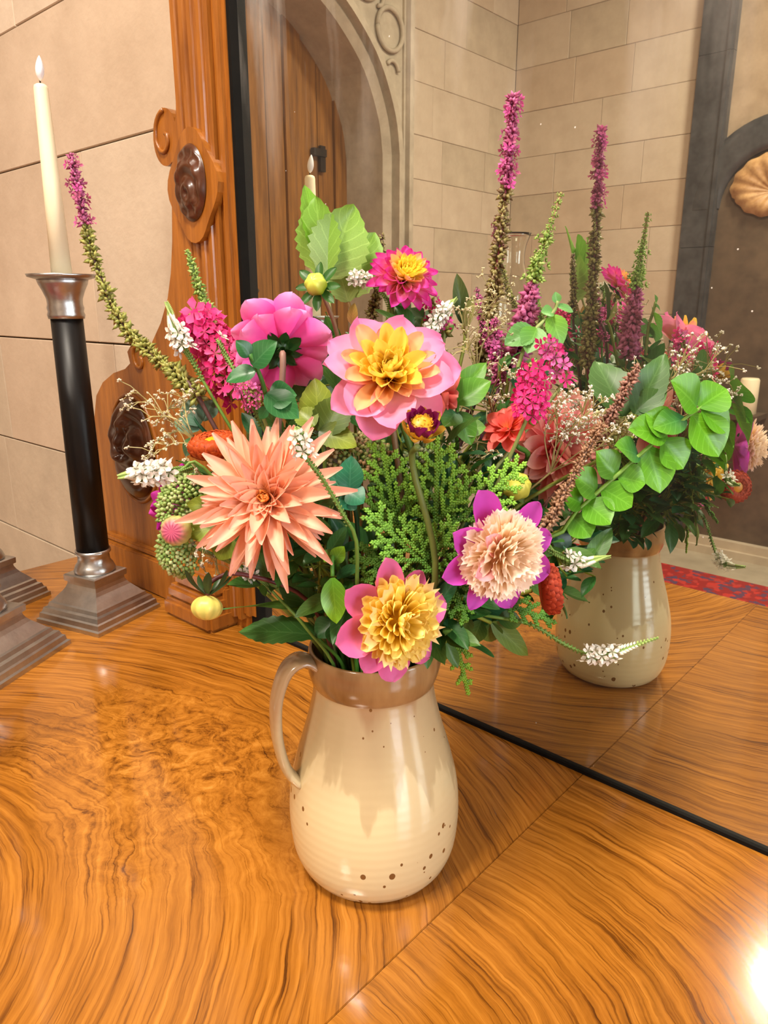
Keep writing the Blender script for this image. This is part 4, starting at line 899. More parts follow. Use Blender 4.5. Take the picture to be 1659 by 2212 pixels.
# small magenta-tipped yellow dahlia
p = at(872, 606, -.046); s = pxm(p); r_, H = dahlia('small yellow dahlia with magenta petal tips, topmost of the blooms', p, cv(.28, .45, .85), lin((110, 120, 50)))
MT = C3((0, (252, 212, 90)), (.42, (250, 190, 160)), (.7, (240, 96, 180)), (1, (222, 50, 160)))
YT = C3((0, (250, 200, 60)), (.7, (252, 216, 100)), (1, (246, 180, 150))); YY = C3((0, (252, 200, 40)), (1, (255, 232, 90)))
for k, (n, tl, L, W, st) in enumerate(((15, -10, 76, 30, MT), (15, 8, 74, 30, MT), (14, 26, 62, 26, MT), (16, 42, 58, 22, YT), (15, 56, 54, 20, YY), (13, 70, 50, 17, YY), (8, 83, 46, 14, YY))):
    ring_petals(r_, H, n, tl, L*s, W*s, 'broad', st, r0=4*s, cup=.45, bend=.08, seed=30+k, jit=6, roll=.2)
sepals(r_, H @ Matrix.Rotation(PI, 4, 'X'), 7, 34*s, 18*s, 20, G_DARK, z0=1*s)
# hot pink dahlia turned away
p = at(606, 752, -.005); s = pxm(p); r_, H = dahlia('hot pink dahlia seen from behind with dark green calyx', p, cv(-.15, .62, -.62), lin((150, 110, 100)), .012)
HP = C3((0, (252, 160, 120)), (.25, (246, 84, 170)), (.7, (246, 100, 190)), (1, (254, 164, 220)))
for k, (n, tl, L, W) in enumerate(((9, -20, 104, 70), (10, 4, 106, 70), (9, 26, 98, 66), (8, 46, 84, 56), (6, 64, 66, 44))):
    ring_petals(r_, H, n, tl, L*s, W*s, 'round', HP, r0=4*s, cup=.42, bend=.10, seed=40+k, jit=10, ljit=.14)
Hb = H @ Matrix.Rotation(PI, 4, 'X')
sepals(r_, Hb, 9, 50*s, 26*s, 12, G_DARK, z0=6*s, bend=-.1); sepals(r_, Hb, 6, 44*s, 20*s, 42, G_DARK, z0=8*s, seed=8, bend=.1)
obj('calyx_disc', ball('calyx_disc', 22*s, lambda c, q: G_DARK, 6, .6), M_BUD, r_, Hb @ Matrix.Translation((0, 0, 6*s)))
# magenta collar with cream pompon centre
p = at(1072, 1192, .085); s = pxm(p); r_, H = dahlia('magenta dahlia with big cream pompon centre beside the conifer tips', p, cv(.46, -.26, .85))
MG = C3((0, (244, 130, 200)), (.4, (224, 66, 196)), (1, (212, 90, 208)))
sel = lambda a: True
ring_petals(r_, H, 8, 6, 136*s, 76*s, 'round', MG, r0=8*s, z0=-26*s, cup=.34, bend=.10, seed=50, jit=9, az0=.35)
H = H @ Matrix.Translation((0, 0, 12*s))
CR = C3((0, (255, 214, 150)), (.5, (255, 232, 200)), (1, (255, 238, 222)))
pompon(r_, H, 190, 98*s, CR, 50*s, 27*s, 'notch', 0, 104, seed=51)
PKC = C3((0, (250, 190, 170)), (1, (248, 180, 196))); ring_petals(r_, H, 7, 30, 104*s, 50*s, 'broad', PKC, r0=6*s, cup=.3, seed=53, keep=lambda a: .3 < a < 2.6)
obj('core', ball('core', 46*s, lambda c, q: lin((246, 196, 140)), 0, .8), M_PETAL, r_, H)
sepals(r_, H @ Matrix.Rotation(PI, 4, 'X'), 8, 50*s, 26*s, 20, G_DARK, z0=16*s)
# yellow pompon with pink collar over the rim
p = at(848, 1338, .098); s = pxm(p); r_, H = dahlia('yellow pompon dahlia with pink outer petals hanging over the pitcher rim', p, cv(.56, -.06, .82), via=AX+Vector((.035, -.035, .245)))
PK2 = C3((0, (250, 200, 110)), (.35, (244, 150, 170)), (.8, (238, 112, 180)), (1, (240, 130, 190)))
ring_petals(r_, H, 8, 4, 130*s, 84*s, 'round', PK2, r0=8*s, z0=-24*s, cup=.26, bend=.06, seed=60, jit=7, az0=.15)
H = H @ Matrix.Translation((0, 0, 12*s))
YP = C3((0, (252, 200, 44)), (.5, (255, 226, 84)), (1, (255, 236, 150)))
pompon(r_, H, 140, 98*s, YP, 56*s, 30*s, 'spoon', 0, 100, seed=61, cup=.4); ring_petals(r_, H, 10, 24, 104*s, 40*s, 'notch', C3((0, (248, 206, 90)), (1, (252, 226, 160))), r0=8*s, cup=.25, seed=63)
obj('core', ball('core', 44*s, lambda c, q: lin((244, 196, 60)), 0, .8), M_PETAL, r_, H)
sepals(r_, H @ Matrix.Rotation(PI, 4, 'X'), 8, 50*s, 26*s, 20, G_DARK, z0=14*s)
# salmon dahlia at the back right
p = at(1200, 968, -.035); s = pxm(p); r_, H = dahlia('salmon pink dahlia half hidden by baby\'s breath next to the mirror', p, cv(.42, .1, .75))
SL = C3((0, (244, 124, 124)), (.5, (244, 150, 150)), (1, (252, 200, 180)))
for k, (n, tl, L, W) in enumerate(((17, -14, 132, 44), (18, 4, 130, 44), (17, 20, 116, 42), (14, 38, 94, 38), (11, 58, 68, 32))):
    ring_petals(r_, H, n, tl, L*s, W*s, 'broad', SL, r0=5*s, cup=.28, bend=.03, seed=70+k, jit=9)
p = at(1098, 928, .002); s = pxm(p); r_, H = dahlia('coral dahlia with torn outer petals behind the hot pink florets', p, cv(-.35, .45, .5))
for k, (n, tl, L, W) in enumerate(((9, 0, 60, 34), (8, 25, 52, 30), (6, 50, 38, 22))):
    ring_petals(r_, H, n, tl, L*s, W*s, 'broad', C3((0, (244, 150, 80)), (.5, (238, 96, 92)), (1, (244, 140, 126))), r0=5*s, cup=.3, seed=76+k, jit=10)
p = at(952, 850, -.005); s = pxm(p); r_, H = dahlia('dusky coral dahlia mostly hidden behind the pink and yellow one', p, cv(.6, -.1, -.2))
for k, (n, tl, L, W) in enumerate(((10, 0, 56, 34), (9, 25, 52, 30), (7, 50, 40, 24))):
    ring_petals(r_, H, n, tl, L*s, W*s, 'broad', C3((0, (190, 80, 60)), (.5, (216, 96, 92)), (1, (230, 130, 120))), r0=4*s, cup=.3, seed=79+k, jit=10)
# magenta dahlia showing only two petals at the left
p = at(392, 1092, -.03); s = pxm(p); r_, H = dahlia('magenta dahlia peeping out behind the green sedum', p, cv(-.75, .1, -.35))
ring_petals(r_, H, 8, 8, 78*s, 36*s, 'broad', C3((0, (190, 40, 150)), (1, (196, 40, 170))), r0=4*s, cup=.3, seed=83, jit=8); ring_petals(r_, H, 7, 35, 60*s, 30*s, 'broad', C3((0, (230, 120, 160)), (1, (196, 50, 170))), r0=4*s, cup=.3, seed=84, jit=8)
# half-open magenta bud
p = at(910, 924, .086); s = pxm(p); r_, H = dahlia('half-open dark magenta dahlia bud with mustard centre under the pink dahlia', p, cv(.10, .55, .8), lin((100, 120, 56)))
ring_petals(r_, H, 9, 62, 58*s, 30*s, 'broad', C3((0, (120, 20, 70)), (1, (130, 24, 90))), r0=20*s, z0=-22*s, cup=.45, bend=.2, seed=86, jit=5)
ring_petals(r_, H, 7, 48, 50*s, 26*s, 'broad', C3((0, (190, 160, 60)), (1, (216, 176, 70))), r0=24*s, z0=-26*s, cup=.4, bend=.22, seed=87, jit=6, name='sepal')
obj('core', ball('core', 30*s, lambda c, q: lin((214, 160, 40)), 0, .8), M_BUD, r_, H); pompon(r_, H, 60, 34*s, C3((0, (200, 130, 30)), (1, (234, 186, 60))), 12*s, 8*s, 'spoon', 0, 80, seed=88)
# buds
BG = 'dahlia buds'
def bud(label, p, n, rpx, colf, ridges, nsep, sepcol, septilt, sepL, stemcol, via=None, flat=1.0, pole=0, amp=.06, sepW=.5):
    s = pxm(p); H = frame(p, n); r = rpx*s; root = bloom('dahlia_bud', label, 'flower bud', ([via] if via else [])+[H @ Vector((0, 0, -r*1.6)), H @ Vector((0, 0, -r*.8))], .0020, .0018, stemcol, stemcol, BG)
    obj('bud', ball('bud', r, colf, ridges, flat, amp=amp, pole=pole), M_BUD, root, H)
    sepals(root, H @ Matrix.Translation((0, 0, -r*.92)), nsep, sepL*r, sepL*r*sepW, septilt, sepcol, r0=r*.2, seed=rpx); return root
bud('round yellow-green dahlia bud below the pale top leaves', at(682, 614, -.01), cv(-.25, .1, .95), 24, lambda c, q: mixc(lin((150, 176, 40)), lin((214, 224, 90)), max(0, c)), 6, 8, lin((52, 96, 36)), 18, 2.1, lin((140, 110, 76)), via=at(735, 760, -.03), sepW=.42)
bud('closed pink streaked dahlia bud in front of green sedum', at(381, 1146, .06), cv(-.12, -.08, 1), 33, lambda c, q: mixc(lin((206, 206, 120)), mixc(lin((226, 110, 140)), lin((150, 50, 90)), .5+.5*q), min(1, max(0, c*1.9-.55))), 14, 6, lin((150, 176, 80)), 40, 1.0, lin((140, 160, 70)), amp=.03, pole=.18)
bud('drooping pale yellow dahlia bud with curled green sepals below the sedum', at(447, 1313, .085), cv(-.05, -1, .12), 33, lambda c, q: mixc(lin((196, 190, 92)), lin((224, 206, 104)), .5+.5*q), 8, 7, lin((44, 68, 34)), -35, 1.9, lin((90, 40, 40)), via=at(520, 1240, .07), flat=.8, sepW=.3, amp=.05)
bud('plump yellow-green dahlia bud behind the magenta dahlia', at(1116, 1050, .02), cv(.4, .2, .8), 31, lambda c, q: mixc(lin((150, 150, 50)), lin((206, 204, 80)), .5+.5*c), 7, 6, lin((90, 110, 50)), 30, 1.2, lin((120, 110, 60)))
# strawflowers
strawflower('rust orange strawflower with yellow eye behind the peach dahlia', at(462, 962, .03), cv(-.08, .86, .42), 56, ((150, 50, 20), (190, 76, 30), (206, 96, 44)))
strawflower('brick red strawflower turned sideways beside the cream pompon dahlia', at(1188, 1272, .075), cv(.93, .10, .1), 56, ((130, 36, 16), (176, 60, 34), (200, 84, 56)), .5, (214, 140, 20))

# ================================================================ BOUQUET: spikes
SG = 'tall loosestrife spikes'
spike('long arching green-brown flower spike with mauve tip leaning towards the candle', [at(430, 860, -.02), at(380, 808, -.04), at(318, 756, -.07), at(258, 690, -.10), at(206, 570, -.12), at(178, 455, -.13), at(152, 330, -.135)], 50, 68, .21, CAL_GREEN, group=SG)
spike('tallest upright mauve-tipped flower spike standing close to the mirror', [at(1030, 820, -.10), at(1062, 660, -.105), at(1090, 430, -.11), at(1110, 205, -.114)], 52, 70, .30, CAL_BROWN, group=SG, stemc=lin((120, 40, 60)))
spike('mauve spike with pale green tapering tip beside the tallest spike', [at(1105, 800, -.06), at(1135, 680, -.062), at(1165, 560, -.065), at(1213, 415, -.068)], 76, 52, .46, CAL_MAUVE, CAL_LIGHT, [CAL_LIGHT[0]], group=SG, taper=.75, stemc=lin((150, 120, 80)))
spike('short green bud spike rising beside the carved post', [at(462, 720, -.085), at(440, 650, -.09), at(420, 590, -.09), at(404, 540, -.09)], 44, 24, 0, CAL_LIGHT, group=SG, stemc=lin((110, 140, 70)), taper=.55)
spike('small mauve spike tip behind the white buds', [at(1060, 760, -.09), at(1040, 700, -.095), at(1030, 620, -.1)], 26, 18, .95, CAL_MAUVE, group=SG)
spike('dusky plum spike among the baby\'s breath', [at(1080, 830, -.05), at(1070, 770, -.055), at(1072, 690, -.06)], 46, 22, .9, [CAL_MAUVE[2]], group=SG, stemc=lin((90, 40, 60)))
spike('green-tipped brown spike behind the small yellow dahlia', [at(800, 700, -.09), at(818, 600, -.095), at(826, 505, -.10)], 34, 24, 0, CAL_BROWN, group=SG)
spike('pale brown seed spike beside the salmon dahlia', [at(1175, 1150, .03), at(1210, 1080, .025), at(1262, 985, .015), at(1300, 920, .01)], 44, 34, 0, [calyx_mesh(((150, 112, 84), (170, 130, 100), (130, 96, 66)), 9)], group='brown seed spikes', stemc=lin((110, 80, 60)))
spike('brown seed spike running up behind the green branch', [at(1290, 960, -.058), at(1330, 880, -.060), at(1378, 790, -.062)], 44, 30, 0, [calyx_mesh(((150, 112, 94), (176, 126, 110), (130, 90, 70)), 8)], group='brown seed spikes', stemc=lin((110, 70, 60)))
# pink floret spikes
snaps('bright pink floret spike left of the hot pink dahlia', [at(525, 850, -.02), at(478, 765, -.03), at(425, 685, -.04)], 170, 80, PINK_STAR, (0, 1), size=.62)
snaps('small mauve-pink floret cluster below the hot pink dahlia', [at(560, 880, 0), at(545, 855, 0), at(520, 825, 0)], 80, 26, [PINK_STAR[2], MAUVE_STAR[1]], (0, 1), size=.6)
snaps('hot pink floret spike in front of the salmon dahlia', [at(1140, 900, 0), at(1148, 850, 0), at(1150, 790, 0)], 110, 46, [PINK_STAR[0], PINK_STAR[1]], (0, 1), size=.7)
snaps('pink starry floret spike reaching above the baby\'s breath', [at(1215, 830, -.02), at(1200, 780, -.02), at(1180, 735, -.02)], 76, 26, [PINK_STAR[0], MAUVE_STAR[1]], (0, 1), size=.85)
snaps('rose floret tuft behind the white bud spray', [at(960, 720, -.06), at(945, 690, -.065), at(930, 650, -.07)], 80, 22, [PINK_STAR[1], MAUVE_STAR[0]], (0, 1), size=.6)
# white sprays
lysimachia('white flower spray pointing at the black candlestick column', [at(440, 1010, .05), at(390, 1015, .055), at(330, 1022, .06), at(258, 1030, .06)], (.42, .80), 20, 52)
lysimachia('single white blossom spray crossing the peach dahlia', [at(770, 1170, .11), at(740, 1110, .118), at(700, 1040, .125), at(660, 985, .13), at(640, 925, .13)], (.72, .93), 8, 46)
lysimachia('small white cluster beside the small yellow dahlia', [at(850, 690, -.06), at(830, 640, -.055), at(790, 605, -.05), at(762, 600, -.05)], (.55, .98), 14, 34)
lysimachia('white bud spike above the large pink dahlia', [at(900, 770, -.03), at(925, 720, -.035), at(955, 675, -.04), at(985, 645, -.045)], (.25, .72), 22, 36)
lysimachia('white flower sprig beside the pink florets by the carved post', [at(460, 860, -.02), at(415, 780, -.025), at(385, 725, -.03), at(360, 655, -.035)], (.45, .72), 14, 46)
lysimachia('low white spray curving out over the table at the right', [at(1050, 1330, .05), at(1150, 1350, .045), at(1225, 1395, .04), at(1300, 1415, .035), at(1420, 1378, .03)], (.62, .82), 16, 40)
lysimachia('short white spray poking out beside the red strawflower', [at(1150, 1160, .06), at(1200, 1195, .055), at(1245, 1215, .05), at(1316, 1202, .045)], (.45, .68), 6, 42)
lysimachia('green bud spray crossing above the peach dahlia', [at(580, 950, .0), at(545, 880, .0), at(500, 790, -.01), at(470, 735, -.02)], (.98, .99), 1, 40)
lysimachia('small white cluster below the peach dahlia', [at(600, 1290, .05), at(560, 1250, .055), at(515, 1225, .06)], (.55, .98), 9, 34)
# sedum heads
GS = ((150, 176, 96), (172, 194, 120), (128, 160, 80), (186, 200, 140))
sedum('pale green sedum head behind the pink streaked bud', at(400, 1085, .03), 72, GS, (-.4, .35, .85), 190, 1)
sedum('pale green sedum head hanging below the pink streaked bud', at(385, 1195, .04), 56, GS, (-.45, -.35, .85), 140, 2)
sedum('green and russet sedum head beside the peach dahlia', at(775, 990, .015), 74, ((140, 150, 80), (164, 130, 90), (120, 140, 70), (176, 160, 110)), (0, .75, .7), 190, 3)
sedum('grey-green sedum head behind the conifer tips', at(930, 1010, -.01), 66, ((110, 130, 86), (130, 146, 96), (150, 150, 110)), (.1, .7, .7), 150, 4)
sedum('cream-green sedum head near the mirror', at(1320, 930, -.082), 50, ((196, 200, 130), (176, 190, 120), (216, 206, 160)), (.3, .4, .7), 150, 5)
# conifer sprigs
thuja('conifer sprig with bright tip pointing up beside the sedum', at(865, 1190, .04), at(825, 960, .045), 190, seed=1, n=15, c1=(146, 204, 66))
thuja('bright conifer sprig standing in the middle of the bouquet', at(940, 1170, .045), at(945, 945, .05), 190, seed=2, n=15, c1=(150, 208, 68))
thuja('conifer sprig reaching right above the magenta dahlia', at(960, 1150, .05), at(1135, 1000, .055), 170, seed=3, n=15, c1=(152, 210, 70))
thuja('dark conifer sprig spreading left above the yellow pompon', at(880, 1230, .055), at(755, 1210, .06), 150, seed=4, n=13, c0=(64, 116, 40), c1=(132, 190, 74))
thuja('conifer sprig lying across the bouquet above the yellow pompon', at(950, 1250, .06), at(790, 1100, .065), 170, seed=5, n=15, c0=(70, 124, 42), c1=(144, 202, 76))
thuja('drooping conifer sprig hanging beside the spout', at(965, 1300, .06), at(1012, 1500, .055), 100, seed=6, n=13, c0=(46, 92, 28), c1=(146, 190, 52), via=at(950, 1330, .04))
thuja('short conifer sprig under the magenta dahlia', at(960, 1220, .06), at(1010, 1340, .07), 120, seed=7, n=11, c0=(46, 92, 28), c1=(110, 166, 56), via=at(930, 1270, .04))
thuja('dark conifer sprig deep below the magenta dahlia', at(930, 1290, .035), at(985, 1420, .03), 80, seed=8, n=11, c0=(46, 92, 28), c1=(110, 166, 56), via=at(900, 1300, .03))
thuja('conifer sprig fanned between the yellow and magenta dahlias', at(900, 1240, .05), at(990, 1130, .07), 150, seed=9, n=13, c0=(64, 116, 40), c1=(130, 188, 70))
thuja('conifer sprig low at the right above the table', at(1060, 1290, .05), at(1200, 1345, .05), 90, seed=10, n=11, c0=(46, 92, 28), c1=(104, 158, 54))

# ================================================================ BOUQUET: leaves
LG = 'leafy sprigs in the bouquet'
def sprig(label, stem_pts, leaves, stemcol=G_MID, r=.0016, **kw):
    root = bloom('leafy_sprig', label, 'foliage', stem_pts, .0020, r, stemcol, stemcol, LG)
    for lf in leaves:
        b, t, w_ = lf[:3]; o = dict(kw); o.update(lf[3] if len(lf) > 3 else {}); ls = o.pop('ls', 1.0); leaf(root, b, b+(t-b)*ls, w_*ls*(1.25 if ls > 1 else 1.05), **o)
    return root
LL = dict(c0=lin((158, 188, 108)), c1=lin((122, 168, 56)), serr=.10, fold=.18, curl=-.05)
sprig('pale green toothed leaves standing at the top beside the candle reflection', [at(735, 760, -.05), at(715, 680, -.06), at(704, 600, -.07)], [
    (at(702, 592, -.072), at(662, 395, -.085), 66, dict(face=(.5, .1, .8), c0=lin((120, 168, 50)), c1=lin((110, 162, 44)))),
    (at(702, 596, -.07), at(679, 422, -.07), 92, dict(face=(-.3, .1, .9), c0=lin((140, 178, 80)), c1=lin((114, 164, 54)))),
    (at(706, 600, -.068), at(765, 440, -.07), 116, dict(face=(.25, .1, 1)))], lin((150, 150, 90)), **LL)
sprig('pale toothed leaf pair beside the small yellow dahlia', [at(775, 740, -.05), at(765, 690, -.055), at(752, 650, -.06)], [
    (at(750, 640, -.062), at(809, 500, -.065), 108, {}), (at(752, 652, -.058), at(724, 552, -.05), 62, {}), (at(760, 700, -.055), at(765, 655, -.05), 22, dict(c0=lin((190, 130, 80)), c1=lin((170, 150, 70)), serr=0))], lin((150, 120, 70)), **LL)
DK = dict(c0=lin((30, 84, 42)), c1=lin((44, 110, 52)), gloss=True, fold=.15, curl=-.12)
sprig('glossy dark green leaves in front of the hot pink dahlia', [at(585, 890, .04), at(565, 820, .05), at(540, 765, .055)], [
    (at(545, 790, .055), at(592, 735, .06), 60, {}), (at(540, 770, .055), at(512, 735, .06), 36, {}), (at(552, 800, .055), at(487, 820, .06), 44, {}), (at(575, 850, .05), at(645, 900, .06), 62, {}), (at(580, 860, .05), at(640, 850, .05), 66, {}), (at(578, 880, .05), at(560, 905, .05), 26, {})], lin((60, 110, 40)), **DK)
BG_ = dict(c0=lin((26, 92, 66)), c1=lin((40, 122, 84)), gloss=True, fold=.12, curl=-.1)
sprig('blue-green glossy leaves right of the peach dahlia', [at(770, 1120, .05), at(755, 1060, .06)], [
    (at(755, 1060, .062), at(758, 985, .06), 56, {}), (at(752, 1060, .062), at(786, 1085, .07), 50, {}), (at(750, 1050, .062), at(700, 1020, .06), 48, {}), (at(765, 1080, .06), at(735, 1095, .07), 44, {})], lin((40, 80, 50)), **BG_)
sprig('broad yellow-green leaves between peach and pink dahlias', [at(700, 980, .01), at(690, 920, .0)], [
    (at(690, 930, .0), at(680, 815, -.01), 74, {}), (at(700, 940, .01), at(740, 850, .0), 80, dict(c0=lin((60, 84, 24)), c1=lin((90, 116, 34)))), (at(690, 930, .01), at(770, 960, .02), 60, dict(c0=lin((46, 70, 22)))), (at(680, 920, .01), at(640, 880, 0), 50, {})], lin((90, 110, 40)), c0=lin((112, 140, 36)), c1=lin((150, 170, 56)), fold=.15, serr=.05)
sprig('bright lime leaf hanging beside the pink outer petals', [at(720, 1200, .085), at(718, 1245, .095)], [(at(718, 1248, .096), at(727, 1346, .10), 54, {}), (at(722, 1190, .085), at(700, 1215, .09), 30, dict(c0=G_DARK)), (at(720, 1215, .09), at(745, 1180, .09), 34, dict(c0=G_DARK))], G_MID, c0=lin((90, 156, 34)), c1=lin((128, 192, 40)), fold=.2, gloss=True, curl=.05)
sprig('large toothed leaf spreading left over the pitcher handle', [at(685, 1375, .06)], [(at(690, 1372, .06), at(512, 1352, .05), 74, dict(serr=.09, face=(.1, .75, .6))), (at(680, 1330, .05), at(600, 1235, .05), 56, dict(serr=.05)), (at(690, 1310, .05), at(482, 1298, .06), 26, dict(serr=0, c0=lin((90, 130, 40)), face=(0, .9, .4)))], G_MID, c0=lin((46, 92, 40)), c1=lin((70, 120, 50)), fold=.12)
sprig('yellow-green leaves behind the pink streaked bud', [at(520, 1130, .04), at(490, 1130, .045)], [(at(500, 1130, .045), at(400, 1150, .05), 74, {}), (at(500, 1100, .045), at(400, 1085, .04), 54, {}), (at(500, 1150, .045), at(470, 1210, .05), 66, dict(c0=lin((80, 104, 34))))], G_OLIVE, c0=lin((106, 130, 36)), c1=lin((140, 156, 50)), fold=.15)
sprig('leaves right of the large pink dahlia', [at(985, 920, -.01), at(990, 860, -.02)], [(at(985, 860, -.015), at(1050, 780, -.02), 50, {}), (at(985, 870, -.01), at(1060, 820, -.01), 62, {}), (at(985, 890, 0), at(960, 920, .01), 50, dict(c0=G_BLUE)), (at(995, 930, 0), at(1050, 920, 0), 44, dict(c0=lin((150, 170, 130)))), (at(990, 890, 0), at(1020, 960, .01), 50, dict(c0=G_DARK))], G_MID, c0=lin((70, 130, 36)), c1=lin((100, 160, 50)), fold=.2)
sprig('dark pointed leaf standing upright behind the white bud spike', [at(1000, 760, -.07), at(1000, 700, -.08)], [(at(1000, 700, -.08), at(989, 590, -.08), 34, dict(c0=lin((40, 62, 24)), c1=lin((70, 84, 36)))), (at(1005, 705, -.08), at(1020, 640, -.07), 22, dict(c0=lin((150, 156, 90))))], G_OLIVE, fold=.3)
sprig('light green leaves left of the mirror spike, on a leaning twig', [at(1120, 790, -.05), at(1150, 720, -.055), at(1195, 675, -.06), at(1205, 650, -.06)], [(at(1155, 715, -.055), at(1090, 740, -.05), 56, {}), (at(1160, 708, -.055), at(1140, 760, -.04), 56, dict(c0=lin((90, 150, 40)))), (at(1190, 680, -.06), at(1215, 745, -.05), 46, dict(c0=lin((110, 168, 30)))), (at(1195, 675, -.06), at(1170, 672, -.055), 30, {}), (at(1203, 655, -.06), at(1200, 630, -.06), 20, {}), (at(1203, 660, -.06), at(1240, 672, -.06), 18, {})], lin((140, 160, 90)), c0=lin((96, 154, 80)), c1=lin((110, 166, 90)), serr=.05, fold=.2)
sprig('bright green leafy branch reaching towards the mirror', [at(1190, 1160, -.005), at(1245, 1105, -.02), at(1340, 1020, -.035), at(1420, 950, -.05), at(1500, 890, -.062), at(1530, 870, -.066)], [
    (at(1505, 880, -.063), at(1468, 832, -.05), 62, {}), (at(1510, 880, -.063), at(1562, 845, -.066), 54, {}), (at(1515, 885, -.063), at(1570, 915, -.062), 58, {}), (at(1495, 895, -.062), at(1548, 968, -.05), 66, dict(c0=lin((86, 150, 20)))), (at(1480, 905, -.06), at(1428, 918, -.045), 40, dict(c0=G_BLUE)), (at(1440, 940, -.055), at(1380, 925, -.04), 50, {}), (at(1445, 935, -.055), at(1410, 898, -.05), 50, {}), (at(1430, 950, -.052), at(1472, 1000, -.045), 56, {}), (at(1400, 965, -.05), at(1425, 1045, -.035), 56, {}), (at(1380, 985, -.045), at(1345, 965, -.03), 40, dict(c0=G_BLUE)),
    (at(1330, 1030, -.035), at(1300, 985, -.03), 46, dict(c0=G_MID)), (at(1335, 1030, -.035), at(1385, 1040, -.03), 44, dict(c0=G_MID)), (at(1300, 1055, -.03), at(1355, 1085, -.02), 52, {}), (at(1290, 1065, -.03), at(1250, 1030, -.02), 48, dict(c0=G_MID)), (at(1265, 1085, -.025), at(1310, 1120, -.01), 52, {}), (at(1260, 1090, -.025), at(1225, 1070, -.02), 40, {}), (at(1235, 1115, -.02), at(1270, 1150, -.01), 50, dict(c0=G_MID))],
    lin((110, 150, 50)), c0=lin((72, 134, 24)), c1=lin((98, 160, 34)), fold=.18, curl=-.12, gloss=True, ls=1.22, shape=1.25)
sprig('round dark leaves beside the red strawflower', [at(1150, 1180, .02), at(1200, 1150, .01), at(1250, 1120, .0)], [(at(1195, 1150, .01), at(1235, 1190, .01), 46, {}), (at(1220, 1140, .01), at(1275, 1140, 0), 40, dict(c0=G_MID)), (at(1190, 1155, .01), at(1180, 1110, .01), 44, {}), (at(1250, 1120, 0), at(1262, 1165, 0), 40, dict(c0=G_MID))], G_OLIVE, c0=lin((28, 66, 40)), c1=lin((40, 84, 50)), gloss=True, fold=.12)
sprig('olive leaves hanging low at the right above the table', [at(1000, 1320, .06), at(1060, 1345, .055)], [(at(1062, 1345, .055), at(1146, 1418, .05), 46, {}), (at(1060, 1345, .055), at(1062, 1390, .05), 46, dict(c0=G_DARK)), (at(1040, 1340, .058), at(1018, 1392, .055), 42, dict(c0=G_DARK)), (at(1075, 1335, .055), at(1130, 1345, .05), 40, dict(c0=G_DARK)), (at(1010, 1330, .06), at(1000, 1375, .06), 34, dict(c0=lin((50, 66, 26))))], G_OLIVE, c0=lin((86, 110, 38)), c1=lin((96, 120, 44)), fold=.2)
sprig('dull green toothed leaf pair close to the mirror', [at(1350, 960, -.035), at(1372, 895, -.04)], [(at(1372, 895, -.04), at(1440, 762, -.045), 66, {}), (at(1378, 885, -.04), at(1440, 845, -.035), 54, {}), (at(1345, 900, -.045), at(1290, 770, -.085), 92, dict(c0=lin((44, 80, 26))))], G_OLIVE, c0=lin((66, 104, 56)), c1=lin((80, 120, 60)), serr=.05, fold=.2)
sprig('grey-green leaves behind the arching spike', [at(440, 930, -.02), at(420, 890, -.03)], [(at(430, 930, -.02), at(375, 905, -.03), 44, {}), (at(430, 920, -.02), at(400, 860, -.03), 48, {}), (at(440, 910, -.02), at(460, 860, -.03), 46, {}), (at(420, 945, -.01), at(400, 985, 0), 30, dict(c0=lin((90, 150, 80))))], G_BLUE, c0=lin((84, 120, 100)), c1=lin((100, 136, 110)), fold=.2)
sprig('glossy dark leaves pressed on the rim beside the handle', [at(700, 1370, .055)], [(at(720, 1340, .055), at(680, 1375, .06), 50, {}), (at(730, 1345, .06), at(735, 1400, .07), 56, {}), (at(735, 1330, .06), at(770, 1375, .07), 56, {}), (at(710, 1320, .055), at(690, 1290, .05), 46, {}), (at(760, 1300, .05), at(740, 1340, .06), 50, {})], G_DARK, c0=lin((34, 84, 38)), c1=lin((42, 96, 42)), gloss=True, fold=.15)
#PHASE2#
from mathutils.bvhtree import BVHTree
BOUQ = ('dahlia', 'dahlia_bud', 'strawflower', 'flower_spike', 'pink_flower_spike', 'white_flower_spray', 'sedum_head', 'conifer_sprig', 'leafy_sprig', 'babys_breath', 'pitcher')
def world_bvh():
    bpy.context.view_layer.update(); V = []; Fc = []; n = 0
    for o in COL.objects:
        if o.type != 'MESH' or o.parent is None or o.parent.name.split('.')[0] not in BOUQ: continue
        me = o.data; a = np.empty(len(me.vertices)*3, 'f'); me.vertices.foreach_get('co', a); a = a.reshape(-1, 3); M_ = np.array(o.matrix_world)
        V.append(a @ M_[:3, :3].T+M_[:3, 3]); Fc += [[i_+n for i_ in p.vertices] for p in me.polygons]; n += len(a)
    return BVHTree.FromPolygons([Vector(v) for v in np.concatenate(V).tolist()], Fc)
def hits(T, a, b, start=.0015):
    d = b-a; L_ = d.length
    if L_ < start*1.5: return 0
    d.normalize(); c = 0; q = a+d*start; rest = L_-start
    for _ in range(12):
        h = T.ray_cast(q, d, rest)
        if h[0] is None: break
        c += 1; q = h[0]+d*.0004; rest = L_-(q-a).length
        if rest <= 0: break
    return c
